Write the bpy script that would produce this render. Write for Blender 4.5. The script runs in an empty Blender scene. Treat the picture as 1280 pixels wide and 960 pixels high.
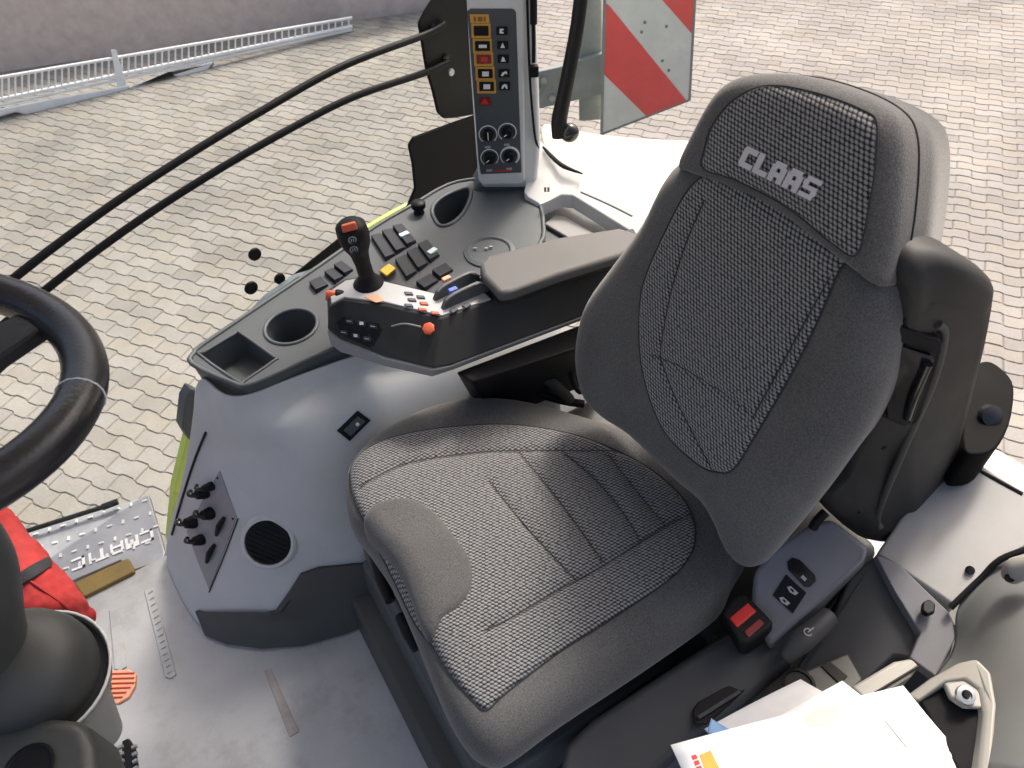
import bpy, bmesh, math, random
import numpy as np
from mathutils import Vector, Matrix
random.seed(7); rng = np.random.default_rng(7)
sc = bpy.context.scene
col = sc.collection

# ------------------------------------------------------------------ camera
# axes: +X to the rear of the tractor, +Y to its right-hand side, +Z up; cab floor at z = 0
F = 924.0; HC = 1.65
_b = np.array([2379., -1147., F]); _b /= np.linalg.norm(_b)
_r = np.array([-810., -935., F]); _r /= np.linalg.norm(_r)
_r -= _b * (_b @ _r); _r /= np.linalg.norm(_r)
_u = np.cross(_b, _r)
M = np.array([_b, _r, _u])
cam_d = bpy.data.cameras.new('camera'); cam = bpy.data.objects.new('camera', cam_d); col.objects.link(cam)
cx, cy, cz = M @ np.array([1, 0, 0]), M @ np.array([0, -1, 0]), M @ np.array([0, 0, -1])
cam.matrix_world = Matrix(((cx[0], cy[0], cz[0], 0), (cx[1], cy[1], cz[1], 0), (cx[2], cy[2], cz[2], HC), (0, 0, 0, 1)))
cam_d.sensor_width = 36; cam_d.lens = 36 * F / 1280; cam_d.clip_start = 0.02; cam_d.clip_end = 300
cam_d.dof.use_dof = True; cam_d.dof.focus_distance = 1.35; cam_d.dof.aperture_fstop = 12
sc.camera = cam

# ------------------------------------------------------------------ sky, sun, exposure
SUN_EL, SUN_AZ = math.radians(52), math.radians(30)      # azimuth measured from +X (rear) towards +Y (right)
w = bpy.data.worlds.new('World'); sc.world = w; w.use_nodes = True
wn = w.node_tree; bg = wn.nodes['Background']
sky = wn.nodes.new('ShaderNodeTexSky'); sky.sky_type = 'NISHITA'; sky.sun_disc = False
sky.sun_elevation = SUN_EL; sky.sun_rotation = math.pi / 2 - SUN_AZ
sky.air_density = 0.8; sky.dust_density = 8.0; sky.ozone_density = 0.4
wn.links.new(sky.outputs[0], bg.inputs[0]); bg.inputs[1].default_value = 0.15
sd = bpy.data.lights.new('sun', 'SUN'); sd.energy = 1.7; sd.angle = math.radians(9); sd.color = (1, .95, .88)
sun = bpy.data.objects.new('sun', sd); col.objects.link(sun)
sun.rotation_euler = Vector((math.cos(SUN_AZ) * math.cos(SUN_EL), math.sin(SUN_AZ) * math.cos(SUN_EL), math.sin(SUN_EL))).to_track_quat('Z', 'Y').to_euler()
vs = sc.view_settings; vs.view_transform = 'Standard'; vs.look = 'None'; vs.gamma = 1; vs.exposure = 0.88
vs.use_curve_mapping = False

# ------------------------------------------------------------------ pixel (1280x960) -> place
def ray(px, py): return M @ np.array([px - 640, py - 480, F])
O = np.array([0, 0, HC])
def V(px, py, z):
    d = ray(px, py); return Vector(O + d * (z - HC) / d[2])
def VY(px, py, y):
    d = ray(px, py); return Vector(O + d * y / d[1])
def VX(px, py, x):
    d = ray(px, py); return Vector(O + d * x / d[0])
def VPL(px, py, o, n):
    d = Vector(ray(px, py)); o3 = Vector(O); return o3 + d * ((o - o3).dot(n) / d.dot(n))

# ------------------------------------------------------------------ materials
MATS = {}
def nmat(name):
    m = bpy.data.materials.new(name); m.use_nodes = True; nt = m.node_tree
    return m, nt, nt.nodes['Principled BSDF']
def N(nt, t, **k):
    n = nt.nodes.new(t)
    for a, b in k.items(): setattr(n, a, b)
    return n
def ramp(nt, stops):
    r = N(nt, 'ShaderNodeValToRGB'); e = r.color_ramp.elements
    while len(e) < len(stops): e.new(0.5)
    for i, (p, c) in enumerate(stops):
        e[i].position = p; e[i].color = (c, c, c, 1) if isinstance(c, (int, float)) else (*c, 1)
    return r
def plastic(name, c, rough=.5, var=.12, grain=.15, gs=700, spec=.5, metal=0, dirt=0, dirtc=(.32, .29, .25), coat=0):
    if name in MATS: return MATS[name]
    m, nt, b = nmat(name); L = nt.links.new
    tc = N(nt, 'ShaderNodeTexCoord')
    n1 = N(nt, 'ShaderNodeTexNoise'); n1.inputs['Scale'].default_value = 9; n1.inputs['Detail'].default_value = 6; n1.inputs['Roughness'].default_value = .65
    L(tc.outputs['Object'], n1.inputs['Vector'])
    r1 = ramp(nt, [(.3, tuple(x * (1 - var) for x in c)), (.7, tuple(min(1, x * (1 + var)) for x in c))])
    L(n1.outputs['Fac'], r1.inputs[0]); out = r1.outputs[0]
    if dirt:
        n2 = N(nt, 'ShaderNodeTexNoise'); n2.inputs['Scale'].default_value = 5; n2.inputs['Detail'].default_value = 9; n2.inputs['Roughness'].default_value = .72
        L(tc.outputs['Object'], n2.inputs['Vector'])
        r2 = ramp(nt, [(.5, 0.0), (.72, dirt)]); L(n2.outputs['Fac'], r2.inputs[0])
        mx = N(nt, 'ShaderNodeMix', data_type='RGBA'); L(r2.outputs[0], mx.inputs[0]); L(out, mx.inputs[6]); mx.inputs[7].default_value = (*dirtc, 1)
        out = mx.outputs[2]
    L(out, b.inputs['Base Color'])
    rr = ramp(nt, [(.25, max(.05, rough - .08)), (.75, min(1, rough + .1))]); L(n1.outputs['Fac'], rr.inputs[0]); L(rr.outputs[0], b.inputs['Roughness'])
    b.inputs['Specular IOR Level'].default_value = spec; b.inputs['Metallic'].default_value = metal
    b.inputs['Coat Weight'].default_value = coat
    if grain:
        n3 = N(nt, 'ShaderNodeTexNoise'); n3.inputs['Scale'].default_value = gs; n3.inputs['Detail'].default_value = 2
        L(tc.outputs['Object'], n3.inputs['Vector'])
        bp = N(nt, 'ShaderNodeBump'); bp.inputs['Strength'].default_value = grain; bp.inputs['Distance'].default_value = .001
        L(n3.outputs['Fac'], bp.inputs['Height']); L(bp.outputs[0], b.inputs['Normal'])
    MATS[name] = m; return m

def velour():
    m, nt, b = nmat('velour'); L = nt.links.new
    tc = N(nt, 'ShaderNodeTexCoord')
    a = N(nt, 'ShaderNodeTexNoise'); a.inputs['Scale'].default_value = 420; a.inputs['Detail'].default_value = 4
    c = N(nt, 'ShaderNodeTexNoise'); c.inputs['Scale'].default_value = 7; c.inputs['Detail'].default_value = 5
    for n in (a, c): L(tc.outputs['Object'], n.inputs['Vector'])
    ad = N(nt, 'ShaderNodeMath', operation='MULTIPLY_ADD'); L(c.outputs['Fac'], ad.inputs[0]); ad.inputs[1].default_value = .45; L(a.outputs['Fac'], ad.inputs[2])
    r = ramp(nt, [(.5, (.066, .065, .064)), (.95, (.140, .137, .134))]); L(ad.outputs[0], r.inputs[0]); L(r.outputs[0], b.inputs['Base Color'])
    b.inputs['Roughness'].default_value = .95; b.inputs['Specular IOR Level'].default_value = .15
    b.inputs['Sheen Weight'].default_value = .35; b.inputs['Sheen Roughness'].default_value = .45; b.inputs['Sheen Tint'].default_value = (.8, .79, .76, 1)
    bp = N(nt, 'ShaderNodeBump'); bp.inputs['Strength'].default_value = .35; bp.inputs['Distance'].default_value = .0015
    L(ad.outputs[0], bp.inputs['Height']); L(bp.outputs[0], b.inputs['Normal'])
    return m
def woven():
    m, nt, b = nmat('woven_fabric'); L = nt.links.new
    uv = N(nt, 'ShaderNodeUVMap'); sp = N(nt, 'ShaderNodeSeparateXYZ'); L(uv.outputs[0], sp.inputs[0])
    t = N(nt, 'ShaderNodeMath', operation='MULTIPLY'); L(sp.outputs[1], t.inputs[0]); t.inputs[1].default_value = 1 / .0055
    s = N(nt, 'ShaderNodeMath', operation='MULTIPLY'); L(sp.outputs[0], s.inputs[0]); s.inputs[1].default_value = 1 / .0067
    ms = N(nt, 'ShaderNodeMath', operation='MULTIPLY_ADD'); L(t.outputs[0], ms.inputs[0]); ms.inputs[1].default_value = .5; L(s.outputs[0], ms.inputs[2])
    cb = N(nt, 'ShaderNodeCombineXYZ'); L(ms.outputs[0], cb.inputs[0]); L(t.outputs[0], cb.inputs[1])
    v = N(nt, 'ShaderNodeTexVoronoi', voronoi_dimensions='2D'); v.inputs['Scale'].default_value = 1; v.inputs['Randomness'].default_value = .12
    L(cb.outputs[0], v.inputs['Vector'])
    tc = N(nt, 'ShaderNodeTexCoord'); n = N(nt, 'ShaderNodeTexNoise'); n.inputs['Scale'].default_value = 300; n.inputs['Detail'].default_value = 3
    L(tc.outputs['Object'], n.inputs['Vector'])
    ad = N(nt, 'ShaderNodeMath', operation='MULTIPLY_ADD'); L(n.outputs['Fac'], ad.inputs[0]); ad.inputs[1].default_value = .3; L(v.outputs['Distance'], ad.inputs[2])
    r = ramp(nt, [(.36, (.30, .297, .295)), (.54, (.16, .158, .158)), (.68, (.020, .020, .021))]); L(ad.outputs[0], r.inputs[0])
    L(r.outputs[0], b.inputs['Base Color'])
    b.inputs['Roughness'].default_value = .9; b.inputs['Specular IOR Level'].default_value = .2; b.inputs['Sheen Weight'].default_value = .15
    iv = N(nt, 'ShaderNodeMath', operation='SUBTRACT'); iv.inputs[0].default_value = 1; L(ad.outputs[0], iv.inputs[1])
    bp = N(nt, 'ShaderNodeBump'); bp.inputs['Strength'].default_value = .7; bp.inputs['Distance'].default_value = .002
    L(iv.outputs[0], bp.inputs['Height']); L(bp.outputs[0], b.inputs['Normal'])
    return m
def concrete(name, c1, c2, c3):
    m, nt, b = nmat(name); L = nt.links.new
    oi = N(nt, 'ShaderNodeObjectInfo'); at = N(nt, 'ShaderNodeAttribute', attribute_name='tone')
    ad0 = N(nt, 'ShaderNodeMath', operation='ADD'); L(oi.outputs['Random'], ad0.inputs[0]); L(at.outputs['Fac'], ad0.inputs[1])
    fr = N(nt, 'ShaderNodeMath', operation='FRACT'); L(ad0.outputs[0], fr.inputs[0])
    geo = N(nt, 'ShaderNodeNewGeometry')
    big = N(nt, 'ShaderNodeTexNoise'); big.inputs['Scale'].default_value = .8; big.inputs['Detail'].default_value = 8; big.inputs['Roughness'].default_value = .65
    fin = N(nt, 'ShaderNodeTexNoise'); fin.inputs['Scale'].default_value = 60; fin.inputs['Detail'].default_value = 6; fin.inputs['Roughness'].default_value = .75
    for n in (big, fin): L(geo.outputs['Position'], n.inputs['Vector'])
    r = ramp(nt, [(0, c1), (.45, c2), (.8, c3), (1, tuple(x * .9 for x in c1))]); L(fr.outputs[0], r.inputs[0])
    rb = ramp(nt, [(.35, .74), (.65, 1.08)]); L(big.outputs['Fac'], rb.inputs[0])
    rf = ramp(nt, [(.3, .86), (.7, 1.1)]); L(fin.outputs['Fac'], rf.inputs[0])
    m1 = N(nt, 'ShaderNodeMix', data_type='RGBA', blend_type='MULTIPLY'); m1.inputs[0].default_value = 1
    m2 = N(nt, 'ShaderNodeMix', data_type='RGBA', blend_type='MULTIPLY'); m2.inputs[0].default_value = 1
    L(r.outputs[0], m1.inputs[6]); L(rb.outputs[0], m1.inputs[7]); L(m1.outputs[2], m2.inputs[6]); L(rf.outputs[0], m2.inputs[7])
    L(m2.outputs[2], b.inputs['Base Color']); b.inputs['Roughness'].default_value = .92; b.inputs['Specular IOR Level'].default_value = .25
    bp = N(nt, 'ShaderNodeBump'); bp.inputs['Strength'].default_value = .4; bp.inputs['Distance'].default_value = .003
    L(fin.outputs['Fac'], bp.inputs['Height']); L(bp.outputs[0], b.inputs['Normal'])
    return m
def glass():
    m, nt, b = nmat('window_glass'); L = nt.links.new
    nt.nodes.remove(b); out = [n for n in nt.nodes if n.type == 'OUTPUT_MATERIAL'][0]
    tr = N(nt, 'ShaderNodeBsdfTransparent'); tr.inputs[0].default_value = (.93, .95, .94, 1)
    gl = N(nt, 'ShaderNodeBsdfGlossy'); gl.inputs['Roughness'].default_value = .02
    lw = N(nt, 'ShaderNodeLayerWeight'); lw.inputs[0].default_value = .5
    pw = N(nt, 'ShaderNodeMath', operation='POWER'); L(lw.outputs['Facing'], pw.inputs[0]); pw.inputs[1].default_value = 4
    fr = N(nt, 'ShaderNodeMath', operation='MULTIPLY_ADD'); L(pw.outputs[0], fr.inputs[0]); fr.inputs[1].default_value = .8; fr.inputs[2].default_value = .02
    mx = N(nt, 'ShaderNodeMixShader'); L(fr.outputs[0], mx.inputs[0]); L(tr.outputs[0], mx.inputs[1]); L(gl.outputs[0], mx.inputs[2])
    # thin film of dust and smears on the pane
    tc = N(nt, 'ShaderNodeTexCoord'); n = N(nt, 'ShaderNodeTexNoise'); n.inputs['Scale'].default_value = 3; n.inputs['Detail'].default_value = 8; n.inputs['Roughness'].default_value = .7
    L(tc.outputs['Object'], n.inputs['Vector']); r = ramp(nt, [(.4, .0), (.75, .07)]); L(n.outputs['Fac'], r.inputs[0])
    df = N(nt, 'ShaderNodeBsdfDiffuse'); df.inputs[0].default_value = (.6, .58, .55, 1)
    m2 = N(nt, 'ShaderNodeMixShader'); L(r.outputs[0], m2.inputs[0]); L(mx.outputs[0], m2.inputs[1]); L(df.outputs[0], m2.inputs[2])
    L(m2.outputs[0], out.inputs[0]); return m
def paper_mat():
    m, nt, b = nmat('printed_paper'); L = nt.links.new
    uv = N(nt, 'ShaderNodeUVMap')
    n = N(nt, 'ShaderNodeTexNoise'); n.inputs['Scale'].default_value = 6; L(uv.outputs[0], n.inputs['Vector'])
    r = ramp(nt, [(.3, (.80, .80, .80)), (.7, (.86, .86, .85))]); L(n.outputs['Fac'], r.inputs[0]); L(r.outputs[0], b.inputs['Base Color'])
    b.inputs['Roughness'].default_value = .6
    return m

VEL = velour(); WOV = woven(); GLS = glass(); PAP = paper_mat()
GREY = plastic('light_grey_plastic', (.54, .55, .545), .72, .05, .3, 900, dirt=.12, spec=.35)
FLOOR = plastic('floor_mat', (.38, .38, .38), .55, .08, .35, 500, dirt=.75, dirtc=(.22, .21, .20))
CHAR = plastic('charcoal_plastic', (.072, .081, .086), .5, .1, .25, 900)
CHAR2 = plastic('dark_olive_plastic', (.060, .061, .056), .5, .12, .25, 800)
MID = plastic('mid_grey_plastic', (.17, .17, .185), .5, .08, .25, 800)
PLATE = plastic('socket_plate_grey', (.27, .275, .285), .45, .06, .15, 800)
BLACK = plastic('black_plastic', (.010, .010, .011), .5, .15, .1, 800, spec=.18)
BLKG = plastic('black_gloss', (.012, .012, .014), .18, .1, .05, 400)
LEATH = plastic('black_leather', (.013, .013, .016), .28, .15, .3, 260)
PADM = plastic('armrest_pad_grey', (.105, .102, .098), .65, .06, .3, 700)
BRWN = plastic('dark_brown_plastic', (.034, .033, .031), .5, .1, .25, 800, spec=.3)
CHRD = plastic('deep_charcoal_plastic', (.050, .052, .056), .5, .1, .25, 900, spec=.4)
LMPB = plastic('lamp_black', (.008, .008, .008), .6, .1, .1, 800, spec=.04)
LEDG = plastic('pale_ledge_grey', (.70, .70, .67), .4, .05, .15, 700)
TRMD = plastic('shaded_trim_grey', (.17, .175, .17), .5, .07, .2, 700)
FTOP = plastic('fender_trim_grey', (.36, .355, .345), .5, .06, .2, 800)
SILV = plastic('silver_grey_panel', (.46, .46, .46), .4, .06, .1, 600)
TRIM = plastic('trim_grey', (.24, .235, .23), .45, .06, .2, 700)
WARM = plastic('warm_grey_trim', (.30, .29, .26), .5, .07, .2, 700)
ORNG = plastic('orange_red_plastic', (.62, .11, .045), .4, .08, .05)
ORNS = plastic('pale_orange_print', (.80, .36, .22), .5, .05, 0)
REDP = plastic('red_plastic', (.62, .03, .025), .35, .1, .05)
REDD = plastic('dark_red_plastic', (.20, .012, .012), .3, .1, .05)
YELL = plastic('yellow_plastic', (.82, .50, .03), .4, .08, .05)
AMBR = plastic('amber_frame', (.70, .36, .06), .5, .1, .05)
WHTP = plastic('white_print', (.78, .78, .78), .5, .03, 0)
GRYP = plastic('grey_print', (.40, .40, .41), .5, .03, 0)
BLUP = plastic('blue_mark', (.10, .16, .62), .4, .05, 0)
LAMP = plastic('pale_lens', (.60, .72, .72), .25, .05, 0)
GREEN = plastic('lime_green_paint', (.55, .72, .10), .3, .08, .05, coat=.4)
FEND = plastic('overexposed_fender', (.76, .80, .60), .3, .05, .05, coat=.3)  # sunlit overexposure of the green paint is put into this pale colour
REDF = plastic('red_pouch_fabric', (.42, .030, .028), .85, .3, .8, 60)
STRAP = plastic('black_webbing', (.02, .02, .022), .8, .2, .5, 500)
METAL = plastic('galvanised_steel', (.42, .44, .45), .42, .15, .1, 200, metal=.6)
GMET = plastic('grey_green_steel', (.24, .27, .25), .5, .18, .1, 200)
TREAD = plastic('tread_plate', (.34, .345, .37), .45, .15, .3, 250, metal=.25, dirt=.4)
CARD = plastic('brown_edge', (.20, .135, .04), .7, .2, .4, 120)
SGNW = plastic('sign_white', (.70, .74, .68), .45, .08, .05, dirt=.25)
SGNR = plastic('sign_red', (.80, .11, .10), .45, .08, .05, dirt=.1)
WALLM = plastic('taupe_wall', (.60, .50, .46), .9, .12, .3, 30)
WHTB = plastic('white_painted_steel', (.90, .90, .90), .5, .05, .1, dirt=.2)
LETT = plastic('pale_grey_embroidery', (.62, .61, .62), .9, .08, .8, 600)
SEAM = plastic('seam_thread', (.035, .035, .036), .9, .1, 0)
HOLE = plastic('dark_recess', (.02, .021, .022), .7, .1, 0)
RUST = plastic('rusty_strip', (.34, .31, .28), .8, .3, .5, 90, dirt=.6, dirtc=(.16, .11, .08))

# ------------------------------------------------------------------ object helpers
def tag(o, label=None, cat=None, group=None, kind=None):
    if label: o['label'] = label
    if cat: o['category'] = cat
    if group: o['group'] = group
    if kind: o['kind'] = kind
    return o
ROOTS = {}
def empty(name, loc, label, cat, group=None):
    o = bpy.data.objects.new(name, None); col.objects.link(o); o.location = loc; o.empty_display_size = .05
    return tag(o, label, cat, group)
def par(o, p):
    if p is not None:
        o.parent = p
        # every mesh is modelled in place, so a part only has to undo its Empty's translation
        if p.type == 'EMPTY': o.matrix_parent_inverse = Matrix.Translation(p.location).inverted()
    return o
def mobj(name, verts, faces, mat, parent=None, smooth=35, bevel=0, seg=2, sub=0, solid=0, uvs=None, recalc=True):
    me = bpy.data.meshes.new(name); me.from_pydata([tuple(v) for v in verts], [], [tuple(f) for f in faces])
    if recalc:
        bm = bmesh.new(); bm.from_mesh(me)
        bmesh.ops.recalc_face_normals(bm, faces=bm.faces); bm.to_mesh(me); bm.free()
    if uvs is not None:
        ul = me.uv_layers.new(name='UVMap')
        for lp in me.loops: ul.data[lp.index].uv = uvs[lp.vertex_index]
    me.materials.append(mat)
    if smooth:
        for p in me.polygons: p.use_smooth = True
        if smooth < 180 and not sub: me.set_sharp_from_angle(angle=math.radians(smooth))
    o = bpy.data.objects.new(name, me); col.objects.link(o); par(o, parent)
    if solid:
        s = o.modifiers.new('solid', 'SOLIDIFY'); s.thickness = solid; s.offset = -1
    if bevel:
        b = o.modifiers.new('bevel', 'BEVEL'); b.width = bevel; b.segments = seg; b.limit_method = 'ANGLE'; b.angle_limit = math.radians(30); b.harden_normals = True
    if sub:
        s = o.modifiers.new('sub', 'SUBSURF'); s.levels = sub; s.render_levels = sub
    return o
def spl(pts, n=8, closed=True):
    """Catmull-Rom through 2-D or 3-D points"""
    p = [np.array(q, float) for q in pts]; L = len(p); out = []
    rngi = range(L) if closed else range(L - 1)
    for i in rngi:
        if closed: a, b, c, d = p[i - 1], p[i], p[(i + 1) % L], p[(i + 2) % L]
        else: a, b, c, d = p[max(i - 1, 0)], p[i], p[i + 1], p[min(i + 2, L - 1)]
        for k in range(n):
            t = k / n
            out.append(.5 * (2 * b + (c - a) * t + (2 * a - 5 * b + 4 * c - d) * t * t + (3 * b - a - 3 * c + d) * t ** 3))
    if not closed: out.append(p[-1])
    return out
def prism(name, top, bot, mat, parent=None, bevel=0, seg=2, smooth=35):
    n = len(top); vs_ = list(top) + list(bot)
    f = [tuple(range(n)), tuple(range(2 * n - 1, n - 1, -1))] + [(i, n + i, n + (i + 1) % n, (i + 1) % n) for i in range(n)]
    return mobj(name, vs_, f, mat, parent, smooth, bevel, seg)
def slabz(name, px, z, dz, mat, parent=None, bevel=.003, seg=2, rnd=0):
    """px = pixel outline (optionally per-point z) of the top face; walls drop dz straight down"""
    if rnd: px = spl(px, rnd)
    top = [V(q[0], q[1], q[2] if len(q) > 2 else z) for q in px]
    return prism(name, top, [t - Vector((0, 0, dz)) for t in top], mat, parent, bevel, seg)
def tube(name, pts, r, mat, parent=None, n=6, seg=12, closed=False, smooth_pts=True, caps=True):
    P_ = [Vector(q) for q in (spl(pts, n, closed) if smooth_pts else pts)]; L = len(P_)
    rr = r if hasattr(r, '__len__') else [r]
    R = [float(np.interp(i / max(1, L - 1), np.linspace(0, 1, len(rr)), rr)) for i in range(L)]
    verts, faces = [], []; prev = None
    for i in range(L):
        a = P_[i - 1] if (i or closed) else P_[0]; b = P_[(i + 1) % L] if (i < L - 1 or closed) else P_[-1]
        t = (b - a).normalized()
        if prev is None: x = t.orthogonal().normalized()
        else: x = (prev - t * prev.dot(t)).normalized()
        prev = x; y = t.cross(x)
        for k in range(seg):
            an = 2 * math.pi * k / seg; verts.append(P_[i] + (x * math.cos(an) + y * math.sin(an)) * R[i])
    for i in range(L if closed else L - 1):
        j = (i + 1) % L
        for k in range(seg):
            k2 = (k + 1) % seg; faces.append((i * seg + k, i * seg + k2, j * seg + k2, j * seg + k))
    if caps and not closed:
        faces.append(tuple(range(seg - 1, -1, -1))); faces.append(tuple((L - 1) * seg + k for k in range(seg)))
    return mobj(name, verts, faces, mat, parent, 50)
def lathe(name, c, ax, prof, mat, parent=None, seg=28, ell=None):
    """prof = [(radius, height along axis)]"""
    ax = Vector(ax).normalized(); c = Vector(c)
    x = ax.orthogonal().normalized() if ell is None else (Vector(ell) - ax * Vector(ell).dot(ax)).normalized()
    y = ax.cross(x); verts, faces = [], []
    for r, h in prof:
        for k in range(seg):
            a = 2 * math.pi * k / seg; verts.append(c + ax * h + (x * math.cos(a) + y * math.sin(a)) * r)
    for i in range(len(prof) - 1):
        for k in range(seg):
            k2 = (k + 1) % seg; faces.append((i * seg + k, i * seg + k2, (i + 1) * seg + k2, (i + 1) * seg + k))
    if prof[0][0] > 1e-5: faces.append(tuple(range(seg - 1, -1, -1)))
    if prof[-1][0] > 1e-5: faces.append(tuple((len(prof) - 1) * seg + k for k in range(seg)))
    return mobj(name, verts, faces, mat, parent, 40)
def patch(name, grid, mat, parent=None, sub=3, solid=.006, smooth=180, crease=None, wrinkle=0):
    """grid of 3-D control points -> smooth sheet with thickness"""
    R, Cn = len(grid), len(grid[0])
    verts = [p for row in grid for p in row]
    faces = [(i * Cn + j, i * Cn + j + 1, (i + 1) * Cn + j + 1, (i + 1) * Cn + j) for i in range(R - 1) for j in range(Cn - 1)]
    o = mobj(name, verts, faces, mat, parent, smooth, sub=0, recalc=False)
    if crease:
        at = o.data.attributes.new('crease_edge', 'FLOAT', 'EDGE')
        for e in o.data.edges:
            a, b = e.vertices
            for row, c0, c1, wgt in crease:
                if a // Cn == row and b // Cn == row and c0 <= a % Cn <= c1 and c0 <= b % Cn <= c1: at.data[e.index].value = wgt
    if sub:
        s = o.modifiers.new('sub', 'SUBSURF'); s.levels = sub; s.render_levels = sub
    if solid:
        s = o.modifiers.new('solid', 'SOLIDIFY'); s.thickness = solid; s.offset = 0
    if wrinkle:
        t = bpy.data.textures.new('wrinkles', 'CLOUDS'); t.noise_scale = .045; t.noise_depth = 3
        s = o.modifiers.new('wrinkle', 'DISPLACE'); s.texture = t; s.strength = wrinkle; s.texture_coords = 'GLOBAL'
    return o
class Frame:
    """a plane in the cab: o origin, u/v in-plane axes, n normal towards the viewer"""
    def __init__(s, o, n, u):
        s.o = Vector(o); s.n = Vector(n).normalized(); s.u = (Vector(u) - s.n * Vector(u).dot(s.n)).normalized(); s.v = s.n.cross(s.u)
    def at(s, px, py, h=0):
        return VPL(px, py, s.o + s.n * h, s.n)
    def uv(s, px, py, h=0):
        d = s.at(px, py, h) - s.o; return np.array([d.dot(s.u), d.dot(s.v)])
    def w(s, u, v, h=0): return s.o + s.u * u + s.v * v + s.n * h
    def slab(s, name, px, h0, h1, mat, parent=None, bevel=.001, seg=2, rnd=0):
        if rnd: px = spl(px, rnd)
        top = [s.at(q[0], q[1], h1) for q in px]; bot = [t - s.n * (h1 - h0) for t in top]
        return prism(name, top, bot, mat, parent, bevel, seg)
    def rect(s, name, u, v, du, dv, h0, h1, mat, parent=None, bevel=.001, rot=0):
        c, si = math.cos(rot), math.sin(rot)
        q = [(a * c - b * si + u, a * si + b * c + v) for a, b in ((-du / 2, -dv / 2), (du / 2, -dv / 2), (du / 2, dv / 2), (-du / 2, dv / 2))]
        return prism(name, [s.w(a, b, h1) for a, b in q], [s.w(a, b, h0) for a, b in q], mat, parent, bevel)
class Pillow:
    """upholstered volume: outline in a frame, rounded edge of radius R, side walls going back"""
    def __init__(s, fr, uv_outline, R, crown=0.0, fn=None):
        s.fr = fr; s.out = np.array(uv_outline); s.c = s.out.mean(0); s.R = R; s.crown = crown; s.fn = fn
        d = s.out - s.c; s.rad = np.hypot(d[:, 0], d[:, 1]); an = np.arctan2(d[:, 1], d[:, 0])
        o = np.argsort(an); s.an = np.concatenate([an[o] - 2 * np.pi, an[o], an[o] + 2 * np.pi]); s.ra = np.tile(s.rad[o], 3)
    def h(s, u, v):
        d = np.array([u, v]) - s.c; r = math.hypot(*d); Rt = float(np.interp(math.atan2(d[1], d[0]), s.an, s.ra))
        q = min(max((Rt - r) / s.R, 0), 1)
        hh = s.R * math.sqrt(max(0, 1 - (1 - q) ** 2)) + s.crown * (1 - min(1, (r / Rt) ** 2))
        return hh + (s.fn(u, v) if s.fn else 0)
    def build(s, name, mat, parent, back, shrink=.94, base=0.0):
        n = len(s.out); ss = [1, .995, .985, .97, .94, .9, .85, .78, .68, .56, .42, .28, .14]
        verts, uvs, faces = [], [], []
        for bh, k in ((-back, shrink), (-back * .5, (1 + shrink) / 2 + .01), (-back * .15, 1.0)):
            for p in s.out:
                q = s.c + (p - s.c) * k; verts.append(s.fr.w(q[0], q[1], bh)); uvs.append(tuple(q))
        for k in ss:
            for p in s.out:
                q = s.c + (p - s.c) * k; verts.append(s.fr.w(q[0], q[1], s.h(*q) + base)); uvs.append(tuple(q))
        rows = 3 + len(ss)
        for i in range(rows - 1):
            for k in range(n): faces.append((i * n + k, i * n + (k + 1) % n, (i + 1) * n + (k + 1) % n, (i + 1) * n + k))
        verts.append(s.fr.w(*s.c, s.h(*s.c) + base)); uvs.append(tuple(s.c)); L = len(verts) - 1
        for k in range(n): faces.append(((rows - 1) * n + k, (rows - 1) * n + (k + 1) % n, L))
        faces.append(tuple(range(n - 1, -1, -1)))
        return mobj(name, verts, faces, mat, parent, 180, uvs=uvs)
    def panel(s, name, uvo, mat, parent, lift=.006, edge=.010, puff=0.0, fn=None, under=.004, rings=None):
        """a cover panel lying on the pillow: rises from just under its surface at the edge"""
        uvo = np.array(uvo); c = uvo.mean(0); n = len(uvo); rr = rings or [1, .99, .975, .955, .93, .9, .86, .8, .72, .62, .52, .42, .32, .22, .11]
        verts, uvs, faces = [], [], []
        def hh(q, k, p):
            d = (1 - k) * np.hypot(*(p - c)); t = min(d / edge, 1)
            return s.h(*q) - under + (lift + under) * math.sqrt(max(0, 1 - (1 - t) ** 2)) + puff * (1 - k * k) + (fn(*q) if fn else 0)
        for k in rr:
            for p in uvo:
                q = c + (p - c) * k; verts.append(s.fr.w(q[0], q[1], hh(q, k, p))); uvs.append(tuple(q))
        for i in range(len(rr) - 1):
            for k in range(n): faces.append((i * n + k, i * n + (k + 1) % n, (i + 1) * n + (k + 1) % n, (i + 1) * n + k))
        verts.append(s.fr.w(*c, hh(c, 0, uvo[0]))); uvs.append(tuple(c)); L = len(verts) - 1
        for k in range(n): faces.append(((len(rr) - 1) * n + k, (len(rr) - 1) * n + (k + 1) % n, L))
        return mobj(name, verts, faces, mat, parent, 180, uvs=uvs)
    def line(s, name, px, mat, parent, r=.0016, lift=.006, hpl=0, closed=False, n=6):
        pts = []
        for q in spl(px, n, closed):
            a = s.fr.uv(q[0], q[1], hpl); pts.append(s.fr.w(a[0], a[1], s.h(*a) + lift))
        return tube(name, pts, r, mat, parent, seg=6, closed=closed, smooth_pts=False)
def fillholes(outer, holes):
    """flat triangulated face with holes: lists of Vectors -> verts, faces"""
    bm = bmesh.new(); ed = []
    for loop in [outer] + holes:
        vv = [bm.verts.new(p) for p in loop]
        for i in range(len(vv)): ed.append(bm.edges.new((vv[i], vv[(i + 1) % len(vv)])))
    bmesh.ops.triangle_fill(bm, edges=ed, use_beauty=True, normal=(0, 0, 1))
    bm.verts.index_update(); v = [p.co.copy() for p in bm.verts]; f = [[q.index for q in fc.verts] for fc in bm.faces]
    bm.free(); return v, f
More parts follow.
